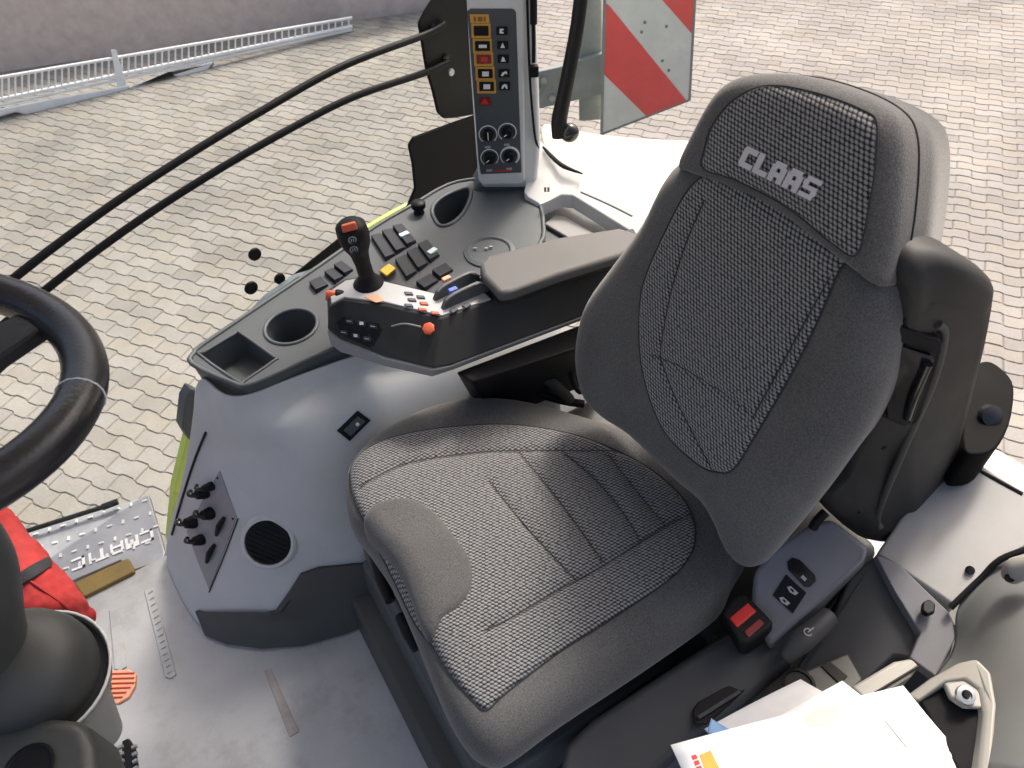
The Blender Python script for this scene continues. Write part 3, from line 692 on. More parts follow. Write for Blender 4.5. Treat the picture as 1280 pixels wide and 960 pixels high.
# ================================================================== SEAT
seat = empty('driver_seat', (.3, .62, 0), 'grey upholstered tractor seat with woven inserts and tall headrest', 'seat')
CF = Frame((0, 0, .44), (0, 0, 1), (1, 0, 0))
cpx = [(432, 600, .02), (436, 578, .03), (455, 553, .03), (490, 528, .03), (540, 505, .03), (600, 495, .03), (660, 500, .03), (735, 520, .03), (800, 545, .02), (880, 600, 0), (930, 650, 0),
       (938, 690, 0), (915, 735, 0), (903, 762, 0), (880, 784, 0), (800, 840, 0), (700, 906, 0), (640, 950, 0), (618, 958, 0), (596, 950, 0), (575, 926, 0), (553, 885, 0), (533, 835, 0), (514, 788, 0), (490, 735, 0), (465, 697, 0), (442, 665, 0), (433, 632, .01)]
cuv = spl([CF.uv(x, y, h) for x, y, h in cpx], 4)
cush = Pillow(CF, cuv, .062, .004)
cushion = cush.build('cushion', VEL, seat, .07, .9)
HT = .06
def seg_dist(q, lines):
    best = 9
    for L in lines:
        a, b = L[:-1], L[1:]; d = b - a; t = np.clip(((q - a) * d).sum(1) / (d * d).sum(1), 0, 1)
        best = min(best, float(np.sqrt((((a + d * t[:, None]) - q) ** 2).sum(1)).min()))
    return best
seam_px = [[(450, 612), (485, 592), (520, 580), (590, 570), (650, 567), (700, 567), (770, 567)],
           [(865, 645), (830, 662), (755, 710), (700, 740), (640, 775), (605, 792)],
           [(705, 570), (735, 595), (760, 622), (785, 655), (800, 682)], [(760, 572), (790, 612), (830, 660)],
           [(650, 570), (700, 632), (755, 708)], [(612, 605), (660, 665), (718, 727)]]
cs_l = [np.array([CF.uv(x, y, HT) for x, y in spl(L, 5, False)]) for L in seam_px]
def cgroove(u, v):
    d = seg_dist(np.array([u, v]), cs_l); return -.0045 * math.exp(-(d / .005) ** 2) - .003 * math.exp(-(d / .02) ** 2)
ins_px = [(437, 577), (455, 562), (495, 547), (550, 537), (620, 532), (680, 537), (740, 552), (800, 580), (845, 615), (865, 645), (869, 675), (860, 700), (835, 727), (770, 772), (695, 820), (630, 870), (608, 889), (590, 876), (560, 840), (540, 806), (515, 770), (487, 712), (457, 655), (440, 618), (435, 595)]
rr40 = list(np.linspace(1, .95, 8)) + list(np.linspace(.94, .02, 46))
ci = cush.panel('woven_insert', spl([CF.uv(x, y, HT) for x, y in ins_px], 6), WOV, cushion, .007, .012, .004, cgroove, rings=rr40)
pp = [(455, 646), (470, 632), (495, 625), (520, 627), (545, 642), (570, 670), (590, 700), (596, 725), (590, 750), (575, 767), (555, 780), (540, 802), (526, 786), (508, 740), (488, 705), (470, 682), (455, 664)]
cush.panel('front_patch', spl([CF.uv(x, y, HT) for x, y in pp], 5), VEL, cushion, .014, .02, .006)
for i, L in enumerate(seam_px):
    cush.line('seam', L, SEAM, cushion, .0009, .0055 if i < 2 else .0065, HT)
cush.line('piping', ins_px, SEAM, cushion, .0011, .001, HT, True, 5)

# backrest
bt = Vector((.33, 0, 1)).normalized(); bnrm = Vector((-1, 0, .33)).normalized()
KF = Frame((.60, .58, .60), bnrm, (0, -1, 0))
bpx = [(857, 205), (820, 270), (780, 325), (747, 372), (735, 413), (733, 453), (743, 493), (767, 519), (800, 542), (853, 594), (900, 634), (925, 672), (937, 698), (950, 706), (973, 682), (1013, 633), (1053, 577), (1080, 540), (1107, 480), (1123, 413), (1131, 345), (1095, 290), (1000, 225), (910, 185)]
buv = spl([KF.uv(x, y) for x, y in bpx], 4)
back = Pillow(KF, buv, .055, .006)
backrest = back.build('backrest', VEL, seat, .07, .93)
HB = .058
bs_px = [[(883, 250), (862, 300), (843, 362), (832, 420), (829, 445)], [(818, 442), (850, 455), (880, 472), (915, 495), (947, 522)], [(1040, 345), (1010, 400), (975, 465), (945, 520)], [(829, 445), (850, 500), (893, 585)]]
bs_l = [np.array([KF.uv(x, y, HB) for x, y in spl(L, 5, False)]) for L in bs_px]
def bgroove(u, v):
    d = seg_dist(np.array([u, v]), bs_l); return -.003 * math.exp(-(d / .005) ** 2)
bi_px = [(893, 215), (863, 233), (833, 287), (807, 347), (800, 393), (803, 453), (817, 507), (837, 547), (873, 580), (897, 590), (917, 587), (940, 553), (987, 473), (1020, 407), (1047, 340), (1055, 315), (1020, 285), (973, 252), (933, 230)]
back.panel('woven_insert', spl([KF.uv(x, y, HB) for x, y in bi_px], 6), WOV, backrest, .006, .012, .002, bgroove, rings=rr40)
back.line('piping', bi_px, SEAM, backrest, .0011, .001, HB, True, 5)
for L in bs_px: back.line('seam', L, SEAM, backrest, .0008, .005, HB)
# headrest
HF = Frame(KF.o + bnrm * .062, bnrm + Vector((0, 0, .06)), (0, -1, 0))
hpx = [(855, 207), (868, 175), (897, 122), (925, 99), (967, 92), (1020, 97), (1080, 117), (1117, 140), (1131, 167), (1133, 213), (1127, 280), (1117, 333), (1108, 358), (1087, 345), (1040, 312), (973, 264), (907, 231), (866, 215)]
huv = spl([HF.uv(x, y) for x, y in hpx], 5)
head = Pillow(HF, huv, .03, .006)
headrest = head.build('headrest', VEL, seat, .115, .97)
HH = .034
hi_px = [(890, 156), (918, 123), (960, 106), (1020, 116), (1073, 136), (1092, 153), (1093, 200), (1084, 265), (1070, 319), (1040, 305), (987, 262), (920, 226), (879, 211), (880, 187)]
head.panel('woven_insert', spl([HF.uv(x, y, HH) for x, y in hi_px], 6), WOV, headrest, .0022, .03, .0005, under=.0015, rings=rr40)
head.line('piping', hi_px, SEAM, headrest, .0008, .001, HH, True, 5)
pts = []
for p in head.out:
    q = head.c + (p - head.c) * 1.003; pts.append(HF.w(q[0], q[1], -.028))
tube('edge_seam', pts, .0013, SEAM, headrest, 1, 6, closed=True, smooth_pts=False)
a0, a1, a2 = HF.uv(926, 206, HH), HF.uv(1021, 253, HH), HF.uv(929.5, 179, HH)
eu = a1 - a0; ew = np.linalg.norm(eu); eu /= ew; ev = np.array([-eu[1], eu[0]]); eh = abs((a2 - a0) @ ev)
def claas(u, v, h):
    q = a0 + eu * u + ev * v; return HF.w(q[0], q[1], head.h(*q) + .0045 + h)
letters('CLAAS', claas, ew / 5.55, eh, ew / 5.55 * .11, .002, LETT, headrest, 'letter', {**GL, 'C': [(.08, 0, 1, .27), (0, .1, .38, .9), (.08, .73, 1, 1)], 'A': [(0, 0, .37, .82), (.63, 0, 1, .82), (.14, .7, .86, 1), (.37, .26, .63, .5)], 'S': [(0, 0, .9, .22), (.68, .22, 1, .42), (.05, .40, .95, .6), (0, .58, .32, .8), (.1, .78, 1, 1)], 'L': [(0, 0, .38, 1), (.38, 0, 1, .27)]}, slant=.08)
# shell behind the backrest, with the grip on its side
sh = [VY(1136, 392, .335), VY(1150, 352, .335), VY(1172, 328, .335), VY(1215, 332, .315), VY(1250, 350, .30), VY(1252, 372, .298), VY(1235, 450, .285), VY(1205, 560, .27), VY(1185, 615, .262), VY(1160, 655, .255), VY(1128, 684, .25), VY(1090, 684, .27), VY(1062, 665, .30), VY(1036, 632, .325), VY(1062, 590, .33), VY(1090, 530, .335)]
sh = [Vector(q) for q in spl(sh, 3)]
sc_ = sum(sh, Vector()) / len(sh); nS = len(sh); v_, f_ = [], []
for k, dp_ in ((.80, .0), (.90, .0015), (.955, .007), (.985, .016), (1.0, .032), (1.0, .20), (.97, .42)):
    for q_ in sh: v_.append(sc_ + (q_ - sc_) * k + Vector((.03, .42, 0)) * (dp_ / .42))
for i in range(6): f_ += [(i * nS + k, i * nS + (k + 1) % nS, (i + 1) * nS + (k + 1) % nS, (i + 1) * nS + k) for k in range(nS)]
f_ += [tuple(range(nS)), tuple(range(7 * nS - 1, 6 * nS - 1, -1))]
shell = mobj('back_shell', v_, f_, BRWN, seat, 60)
def shell_at(px, py, off=0): a, n = hit(shell, px, py); return a + n * off
shp = [(1100, 660), (1098, 640), (1130, 560), (1165, 480), (1180, 420), (1172, 405)]
tube('shell_ridge', [shell_at(x, y) for x, y in shp], .006, CHAR2, shell, 6, 8)
surf('grip_recess', shell, [(1122, 404), (1132, 397), (1174, 416), (1178, 430), (1150, 524), (1138, 531), (1100, 520), (1097, 508), (1116, 440)], .002, BLACK, shell, .004, 0, .001)
surf('grip_lip', shell, [(1128, 401), (1171, 419), (1170, 436), (1126, 419)], .014, BLACK, shell, .004, 0, .004)
surf('grip', shell, [(1125, 424), (1162, 440), (1138, 523), (1130, 527), (1107, 516), (1106, 500)], .012, BLKG, shell, .004, 0, .004)
tube('grip_bar', [shell_at(1152, 446, .014), shell_at(1142, 480, .016), shell_at(1132, 512, .014)], .006, BLKG, shell, 5, 8)
for x, y in ((1105, 560), (1075, 640)): lathe('shell_plug', shell_at(x, y, 0), hit(shell, x, y)[1], [(.004, 0), (.004, .001), (.001, .0012)], BLACK, shell, 8)
# pan and suspension below
pan = [CF.w(*(cush.c + (p - cush.c) * .92), -.055) for p in np.array(cuv)[::4]]
prism('seat_pan', pan, [p + Vector((0, 0, -.05)) + (Vector((cush.c[0], cush.c[1], p.z)) - p) * .05 for p in pan], CHAR, seat, .006)
def boxw(name, x0, x1, y0, y1, z0, z1, mat, parent, bevel=.006, top=0.0):
    t = [(x0 + top, y0 + top, z1), (x1 - top, y0 + top, z1), (x1 - top, y1 - top, z1), (x0 + top, y1 - top, z1)]
    b = [(x0, y0, z0), (x1, y0, z0), (x1, y1, z0), (x0, y1, z0)]
    return prism(name, [Vector(p) for p in t], [Vector(p) for p in b], mat, parent, bevel, 3)
boxw('base_plate', .03, .62, .30, 1.0, 0, .09, CHAR2, seat, .012, .012)
boxw('suspension_housing', .085, .60, .36, .93, .09, .20, CHAR, seat, .01, .01)
for k in range(4): boxw('bellows_fold', .10 + .012 * (k % 2), .58, .40 + .01 * (k % 2), .88, .20 + k * .04, .243 + k * .04, CHAR, seat, .008, .004)
boxw('slide_rail', .16, .60, .90, .925, .20, .30, CHAR, seat, .004)
for (a, b, z) in (((466, 690), (488, 752), .36), ((500, 770), (522, 812), .35)):
    tube('adjust_lever', [V(*a, z), V((a[0] + b[0]) / 2, (a[1] + b[1]) / 2, z + .006), V(*b, z)], [.010, .013, .010], BLACK, seat, 5, 8)
boxw('shade_filler', .52, .98, .26, .95, .0, .36, CHAR2, seat, .02, .03)  # dark box added as the shade between seat and side unit
# belt side unit
su = empty('seat_side_unit', V(950, 830, .2), 'grey plastic seat side unit with red belt buckle and heater switches', 'control unit')
arm_u = prism('side_panel', [V(x, y, z) for x, y, z in ((706, 932, .385), (740, 900, .395), (900, 795, .42), (945, 768, .43), (985, 800, .43), (992, 826, .42), (930, 880, .40), (850, 935, .385), (790, 990, .37), (700, 975, .37))],
              [V(x, y, z) for x, y, z in ((712, 940, .16), (745, 908, .16), (900, 810, .16), (945, 785, .16), (985, 815, .16), (990, 840, .16), (930, 890, .16), (850, 945, .16), (790, 1000, .16), (706, 985, .16))], CHRD, su, .012, 4)
box_u = prism('switch_housing', [V(x, y, z) for x, y, z in ((942, 716, .50), (962, 690, .52), (1008, 655, .56), (1040, 648, .575), (1086, 684, .575), (1080, 700, .57), (1045, 735, .53), (1000, 775, .49), (962, 808, .46), (938, 765, .47))],
              [V(x, y, .30) for x, y in ((945, 745), (965, 720), (1008, 690), (1040, 685), (1078, 712), (1072, 728), (1040, 758), (998, 800), (965, 830), (942, 790))], MID, su, .010, 4)
surf('switch', box_u, [(984, 702), (990, 697), (1000, 700), (1019, 719), (1020, 726), (1012, 734), (1005, 733), (985, 712)], .0025, BLKG, su, .003, 0, .001)
surf('switch', box_u, [(983, 718), (1008, 741), (991, 767), (966, 744)], .0025, BLACK, su, .003, 0, .001)
for (x, y) in ((990, 738), (980, 751)):
    k = surf('switch_icon', box_u, [(x - 6, y - 4), (x - 1, y - 5), (x + 8, y + 3), (x + 4, y + 6), (x - 3, y + 2)], .0032, GRYP, su, .001, 0, 0)
    surf('icon_hole', box_u, [(x - 2.5, y - 2), (x + .5, y - 2), (x + 3, y + 1), (x + 1, y + 2.4)], .0036, BLACK, k, .001, 0, 0)
surf('switch_icon', box_u, [(1001, 722), (1004, 719), (1009, 724), (1006, 727)], .0032, GRYP, su, .001, 0, 0)
# buckle
bk = [(903, 766), (918, 745), (928, 742), (942, 752), (967, 778), (962, 785), (934, 805), (924, 804)]
bz = .50
buck = prism('buckle', [V(x, y, bz) for x, y in bk], [V(x, y, bz - .07) for x, y in [(a, b + 14) for a, b in bk]], BLACK, su, .006, 3)
slabz('release_button', [(912, 772), (935, 753), (946, 764), (922, 784)], bz + .004, .01, REDP, buck, .002)
slabz('buckle_slot', [(930, 789), (949, 773), (956, 779), (936, 797)], bz + .002, .006, REDD, buck, .001)
# tilt lever
tube('tilt_lever', [V(980, 822, .46), V(1000, 803, .475), V(1022, 784, .48), V(1036, 770, .48)], [.012, .019, .019, .017], CHRD, su, 6, 12)
a = V(1010, 790, .505); tube('lever_icon', [a + Vector((.006 * math.cos(t), .006 * math.sin(t), .0)) for t in np.linspace(0, 5, 8)], .001, GRYP, su, 1, 5, smooth_pts=False)
tube('lever_icon', [a, a + Vector((.012, 0, .002))], .001, GRYP, su, 1, 5, smooth_pts=False)
sl = slabz('pocket', [(866, 888), (872, 878), (918, 852), (930, 852), (932, 862), (884, 905), (868, 905)], .4075, .006, BLACK, su, .002)
tube('pocket_clip', [V(873, 897, .412), V(925, 864, .42)], .003, CHAR, su, 1, 6, smooth_pts=False)
tube('belt_cable', [V(1032, 640, .60), V(1022, 650, .59), V(1016, 660, .575)], .008, BLACK, su, 4, 8)

# ================================================================== LEFT REAR TRIM
lt = empty('rear_side_trim', V(1150, 760, .3), 'dark grey panels of the cab side behind the seat', 'trim panel')
boxw('gap_filler', .50, 1.25, -.35, .27, 0, .33, CHAR2, lt, .01)  # dark filler added below the panels where gaps showed pale floor
p1 = slabz('rear_panel', [(1062, 722, .47), (1092, 694, .50), (1112, 702, .50), (1150, 730, .50), (1184, 762, .50), (1196, 790, .49), (1190, 815, .48), (1168, 845, .47), (1135, 822, .46), (1118, 820, .45), (1070, 865, .40), (1000, 900, .36), (960, 900, .35), (1000, 830, .38), (1040, 770, .43)], 0, .2, CHRD, lt, .006, 3)
p2 = slabz('corner_panel', [(1094, 692, .512), (1124, 705, .512), (1186, 764, .512), (1199, 790, .502), (1170, 846, .48), (1137, 822, .47), (1150, 790, .49), (1120, 740, .505)], 0, .02, MID, lt, .003)
slabz('hook', [(1154, 752), (1162, 748), (1170, 754), (1169, 765), (1160, 768), (1153, 762)], .522, .012, BLACK, lt, .003)
# cup and small box near the papers
bx_ = slabz('oddments_box', [(968, 868), (1010, 836), (1060, 815), (1080, 850), (1030, 900), (985, 905)], .44, .1, CHAR2, lt, .005)
lathe('cup_recess', V(998, 856, .4405), (0, 0, 1), [(.026, 0), (.027, .002), (.022, .003), (.021, -.0), (.001, -.001)], BLACK, lt, 20)
slabz('slot', [(1026, 832), (1036, 825), (1060, 845), (1050, 855)], .443, .004, BLACK, lt, .001)
slabz('pale_bar', [(1064, 858), (1118, 826), (1140, 822), (1150, 832), (1140, 845), (1085, 880)], .50, .04, WARM, lt, .006, 3)
tube('bar_gap', [V(1094, 866, .502), V(1148, 833, .502)], .002, BLACK, lt, 1, 6, smooth_pts=False)

fe = empty('rear_fender_trim', V(1200, 650, .5), 'pale grey fender trim lit by the sun behind the seat shell', 'trim panel')
ft = slabz('fender_top', [(1096, 692, .50), (1130, 640, .54), (1180, 575, .58), (1200, 562, .60), (1280, 612, .60), (1330, 650, .60), (1300, 672, .60), (1250, 700, .58), (1192, 757, .52), (1150, 728, .51)], 0, .06, FTOP, fe, .006, 3)
for (x, y) in ((1213, 713),):
    c, n = hit(ft, x, y); lathe('bolt', c, n, [(.007, 0), (.007, .003), (.004, .0045), (.001, .004)], BLKG, fe, 12)
tube('panel_gap', [hit(ft, 1198, 574, .0)[0], hit(ft, 1240, 597, 0)[0], hit(ft, 1278, 618, 0)[0]], .004, BLACK, fe, 4, 6)
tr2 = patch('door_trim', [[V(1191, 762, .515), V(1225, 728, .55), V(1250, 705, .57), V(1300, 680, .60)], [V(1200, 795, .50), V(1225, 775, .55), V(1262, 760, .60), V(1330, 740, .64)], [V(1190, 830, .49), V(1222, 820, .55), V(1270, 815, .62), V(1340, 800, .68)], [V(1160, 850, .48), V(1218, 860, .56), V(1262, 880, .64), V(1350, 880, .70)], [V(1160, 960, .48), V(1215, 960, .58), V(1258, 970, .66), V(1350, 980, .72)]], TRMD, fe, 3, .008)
slabz('door_lip', [(1132, 870, .56), (1165, 846, .585), (1200, 827, .605), (1222, 822, .615), (1240, 840, .622), (1247, 880, .626), (1240, 975, .626), (1222, 975, .62), (1230, 890, .62), (1225, 862, .615), (1208, 850, .61), (1184, 854, .60), (1148, 878, .575)], 0, .05, WARM, fe, .006, 3)
tube('seal', [V(1188, 760, .522), V(1225, 724, .556), V(1250, 700, .585), V(1285, 686, .61)], .005, BLACK, fe, 5, 7)
hr = slabz('grab_recess', [(1146, 868, .57), (1180, 852, .585), (1212, 852, .595), (1228, 868, .60), (1232, 900, .61), (1226, 965, .60), (1200, 965, .59)], 0, .01, BLACK, fe, .003)
slabz('recess_lip', [(1180, 853, .60), (1205, 848, .605), (1226, 862, .61), (1230, 885, .615), (1206, 884, .608), (1188, 872, .60)], 0, .01, WARM, fe, .004)
c = V(1207, 869, .615); lathe('bolt', c, (-.2, -.2, 1), [(.013, -.002), (.012, .003), (.007, .004), (.0065, .001), (.001, .001)], METAL, fe, 14)
lathe('bolt_core', c + Vector((0, 0, .001)), (-.2, -.2, 1), [(.0055, 0), (.004, .004), (.001, .004)], BLACK, fe, 8)
tube('knob', [V(1262, 722, .62), V(1272, 712, .64), V(1292, 706, .66)], [.012, .018, .016], WARM, fe, 5, 10)
lathe('knob_screw', V(1262, 722, .633), (-.5, -.4, .7), [(.007, 0), (.006, .004), (.001, .004)], BLACK, fe, 10)
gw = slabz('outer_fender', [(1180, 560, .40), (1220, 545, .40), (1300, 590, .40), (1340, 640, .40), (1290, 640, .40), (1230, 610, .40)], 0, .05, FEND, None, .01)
tag(gw, 'pale lime fender edge beyond the grey fender trim', 'fender')
lm = empty('work_lamp', V(1238, 510, .62), 'black round work lamp behind the seat shell', 'lamp')
slabz('lamp_body', [(1212, 480), (1222, 455), (1240, 452), (1262, 470), (1268, 490), (1262, 530), (1245, 560), (1222, 568), (1205, 560), (1205, 510)], .68, .09, LMPB, lm, .015, 4, 3)
lathe('lamp_boss', V(1238, 520, .685), (-.3, -.6, .7), [(.02, -.004), (.018, .006), (.010, .009), (.001, .010)], BLKG, lm, 14)

# papers on the side box
def sheet(name, px, z, mat, label, bend=.006, th=.0012, group=None, cat='paper'):
    A, B, C_, D = [Vector(V(*q, z)) for q in px]; n = 12; v_, f_, uv_ = [], [], []
    for i in range(n + 1):
        for j in range(n + 1):
            s, t = i / n, j / n; p = A.lerp(B, s).lerp(D.lerp(C_, s), t)
            p = p + Vector((0, 0, bend * math.sin(s * 3.1 + 1.2 * t) * math.cos(t * 2.6) + bend * 2 * (t - .5) ** 2)); v_.append(p); uv_.append((s, t))
    f_ = [(i * (n + 1) + j, (i + 1) * (n + 1) + j, (i + 1) * (n + 1) + j + 1, i * (n + 1) + j + 1) for i in range(n) for j in range(n)]
    o = mobj(name, v_, f_, mat, None, 180, solid=th, uvs=uv_); tag(o, label, cat, group); return o
s1 = sheet('paper_sheet', [(838, 932), (1128, 858), (1260, 1010), (930, 1130)], .585, PAP, 'white paper sheet with orange and red mark, uppermost in the pile')
s2 = sheet('paper_sheet', [(960, 905), (1052, 852), (1240, 990), (1050, 1100)], .565, PAP, 'white paper sheet whose corner peaks out under the marked sheet')
s3 = sheet('paper_sheet', [(880, 912), (1000, 850), (1100, 900), (960, 1000)], .50, PAP, 'off-white sheet lowest in the pile beside the belt unit')
YPAL = plastic('pale_yellow_print', (.84, .84, .52), .6, .05, 0)
surf('highlight', s2, [(1008, 884), (1040, 872), (1052, 880), (1046, 896), (1020, 900)], .0006, YPAL, s2, .0005, 0, 0) if False else None
OPR = plastic('orange_print', (.85, .38, .06), .6, .05, 0)
surf('printed_mark', s1, [(874, 944), (888, 938), (900, 962), (884, 970)], .0008, OPR, s1, .0006, 0, 0)
for k in range(3):
    surf('printed_letter', s1, [(864 + k * 3, 945 + k * 7), (870 + k * 3, 943 + k * 7), (872 + k * 3, 948 + k * 7), (866 + k * 3, 950 + k * 7)], .0008, REDP, s1, .0006, 0, 0)
surf('highlight', s1, [(1008, 893), (1044, 882), (1048, 900), (1016, 908)], .0008, YPAL, s1, .0006, 3, 0)
for k in range(5): surf('printed_line', s1, [(1105 + k * 14, 900 + k * 3), (1107 + k * 14, 899 + k * 3), (1135 + k * 15, 934 + k * 4), (1133 + k * 15, 935 + k * 4)], .0006, GRYP if k == 0 else LEDG, s1, .0004, 0, 0)
surf('highlight', s1, [(1020, 938), (1048, 934), (1052, 956), (1022, 958)], .0008, YPAL, s1, .0006, 3, 0)
BL = plastic('blue_card', (.22, .42, .72), .5, .05, 0)
sheet('card', [(884, 915), (889, 898), (912, 912), (908, 930)], .535, BL, 'small blue card corner showing under the white papers', .001, .001, None, 'card')

# ================================================================== PILLAR
pil = empty('cab_pillar', V(627, 232, .6), 'light grey rear cab pillar carrying a black switch panel', 'pillar')
PF = Frame(V(627, 232, .62), (-.5, -.86, 0.06), (.86, -.5, 0))
PF.slab('pillar_body', [(580, -60), (668, -60), (672, 60), (676, 180), (672, 228), (660, 236), (602, 236), (596, 200), (588, 90)], -.10, -.004, LEDG, pil, .012, 4)
PF.slab('pillar_face', [(581, -60), (655, -60), (656, 226), (651, 231), (603, 232), (598, 226)], -.006, .006, LEDG, pil, .005, 3)
pn = PF.slab('switch_panel', [(584, 14), (588, 11), (641, 11), (645, 15), (652, 216), (601, 218), (598, 200)], .005, .0085, CHAR, pil, .002)
def pf(name, px, h, mat, parent, bevel=.0008, h0=.008): return PF.slab(name, px, h0, h, mat, parent, bevel)
# amber framed switches
for k, (y0, y1) in enumerate(((33, 45), (52, 64), (69, 80), (87, 98), (103, 114))):
    xo = k * 1.7; x0, x1 = 590.5 + xo + 1.5, 609 + xo + 1.5
    fr = pf('switch_frame', [(x0 - 3, y0 - 3.5), (x1 + 2.5, y0 - 3.5), (x1 + 3, y1 + 3), (x0 - 2.5, y1 + 3)], .0098, AMBR, pn)
    sw = pf('switch_key', [(x0, y0), (x1, y0), (x1 + .5, y1), (x0 + .5, y1)], .0135, REDD if k == 2 else BLACK, fr, .0012)
    if k == 0: continue
    m = REDP if k == 2 else WHTP; a, b = (5, 2) if k == 1 else (4.2, 3)
    xc, yc = (x0 + x1) / 2 + .5, (y0 + y1) / 2
    pf('switch_icon', [(xc - a, yc - b), (xc + a, yc - b), (xc + a, yc + b), (xc - a, yc + b)], .0142, m, sw, 0)
    x = x0 + 36; 
pf('label_plate', [(587, 18), (611, 18), (612, 29), (588, 29)], .0098, AMBR, pn)
for (a, b) in ((592, 595), (597, 603), (604.5, 607)): pf('label_mark', [(a, 21), (b, 21), (b + .3, 27), (a + .3, 27)], .0102, plastic('amber_ink', (.28, .12, .02), .6, .05, 0), pn, 0)
for k, y in enumerate((39, 57, 74, 92, 108)):
    x = 627.5 + k * .8
    kk = pf('icon_key', [(x - 7, y - 5), (x + 7, y - 5), (x + 7.2, y + 5), (x - 6.8, y + 5)], .0125, BLACK, pn, .0012)
    icon = [[(-3, -3), (2, -3), (2, -1), (0, -1), (0, 1), (2, 1), (2, 3), (-3, 3)], [(0, -3.5), (3, 3), (-3, 3)], [(-1, -3), (1, -2), (3, 3), (-3, 3)], [(-4, 3), (-2, -1), (2, -3), (4, -2), (4, 1), (1, 0), (-1, 3)], [(-4, 3), (-3, -1), (0, -3), (3, -2), (4, 3), (2, 3), (0, 0), (-2, 3)]][k]
    pf('key_icon', [(x + a, y + b) for a, b in icon], .0132, WHTP, kk, 0)
hz = pf('hazard_switch', [(599, 123), (613, 122), (614, 132), (601, 132)], .013, REDD, pn, .0012)
pf('hazard_triangle', [(606, 122.5), (611, 130.5), (601, 130.5)], .0138, REDP, hz, 0)
# heater knobs
for k, (x, y, arc) in enumerate(((610, 168, 0), (634, 165, 1), (612, 197, 1), (637, 195, 2))):
    c = PF.at(x, y, .009)
    kn = lathe('heater_knob', c, PF.n, [(.0150, -.002), (.0145, .007), (.011, .012), (.001, .0125)], BLACK, pn, 18)
    r0 = .0225 if arc == 2 else .0215
    tube('dial_ring', [c + PF.u * r0 * math.cos(t) + PF.v * r0 * math.sin(t) + PF.n * .0006 for t in np.linspace(math.radians(-50), math.radians(230), 24)], [.0030, .0030, .0022, .0012] if arc == 2 else .0013, WHTP, pn, 1, 6, smooth_pts=False)
    d = math.radians(90 if k == 0 else 215)
    tube('knob_pointer', [c + PF.n * .0128 + (PF.u * math.cos(d) + PF.v * math.sin(d)) * s for s in ((-.009, .010) if k == 0 else (.002, .010))], .0012, WHTP, kn, 1, 5, smooth_pts=False)
    pf('dial_symbol', [(x - 4, y + 15), (x + 3, y + 14.5), (x + 3, y + 17.5), (x - 4, y + 17.5)], .0092, GRYP, pn, 0)
for t in range(7):
    pf('red_print', [(616 + t * 3.4, 212.3), (618.4 + t * 3.4, 212.2), (618.4 + t * 3.4, 214.6), (616 + t * 3.4, 214.6)], .0092, REDP, pn, 0)
PF.slab('pillar_foot', [(598, 228), (658, 226), (664, 244), (655, 262), (600, 262), (588, 246)], -.12, -.012, CHAR, pil, .012, 4)
tube('washer_pipe', [PF.at(664, -40, .01), PF.at(667, 40, .01), PF.at(667, 78, .012)], .0045, BLACK, pil, 3, 8)
tube('washer_pipe', [PF.at(667, -40, .012), PF.at(667, 30, .012)], .008, BLACK, pil, 3, 8)
PF.rect('pipe_clip', *PF.uv(667, 86), .022, .026, .004, .022, BLACK, pil, .004)
tube('window_seal', [PF.at(658, -40, .005), PF.at(662, 90, .005), PF.at(668, 165, .002), PF.at(673, 185, -.01)], .003, BLACK, pil, 4, 6)

# ledge at the right rear corner with an open pocket
led = empty('rear_ledge', V(720, 260, .5), 'light grey corner ledge with open pocket behind the armrest', 'ledge')
lo = [V(*q) for q in ((655, 240, .62), (664, 190, .64), (676, 176, .65), (700, 200, .65), (740, 222, .65), (800, 240, .65), (870, 268, .65), (900, 330, .62), (830, 340, .60), (795, 293, .60), (790, 290, .60), (716, 244, .62), (702, 243, .62), (684, 251, .61), (674, 255, .61), (660, 247, .61))]
patch_l = prism('ledge_top', lo, [p - Vector((0, 0, .04)) for p in lo], LEDG, led, .004, 3)
slabz('pocket_floor', [(678, 262), (700, 240), (800, 300), (790, 330), (700, 330), (672, 290)], .555, .02, CHAR, led, .004)
slabz('pocket_pad', [(680, 279), (694, 268), (706, 270), (752, 296), (740, 310), (716, 300)], .567, .01, TRIM, led, .004, 3)
tube('ledge_groove', [V(726, 240, .652), V(760, 255, .652), V(790, 270, .652)], .0025, TRIM, led, 3, 6)
for dx in (0, 4): slabz('printed_code', [(680 + dx, 234), (683 + dx, 234), (683 + dx, 239), (680 + dx, 239)], .652, .002, BLACK, led, 0)
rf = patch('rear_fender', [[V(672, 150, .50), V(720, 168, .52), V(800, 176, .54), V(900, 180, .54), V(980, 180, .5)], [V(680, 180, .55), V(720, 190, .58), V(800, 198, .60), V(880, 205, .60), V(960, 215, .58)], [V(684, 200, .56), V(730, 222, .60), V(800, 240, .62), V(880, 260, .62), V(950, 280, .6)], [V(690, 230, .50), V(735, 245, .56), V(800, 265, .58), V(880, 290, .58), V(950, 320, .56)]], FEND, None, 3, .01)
tag(rf, 'lime rear fender coloured pale for glaring sunlight outside the cab', 'fender')
tube('fender_seal', [V(679, 184, .655), V(690, 196, .66), V(705, 208, .66), V(728, 217, .66)], [.003, .006, .006, .002], BLACK, led, 4, 7)

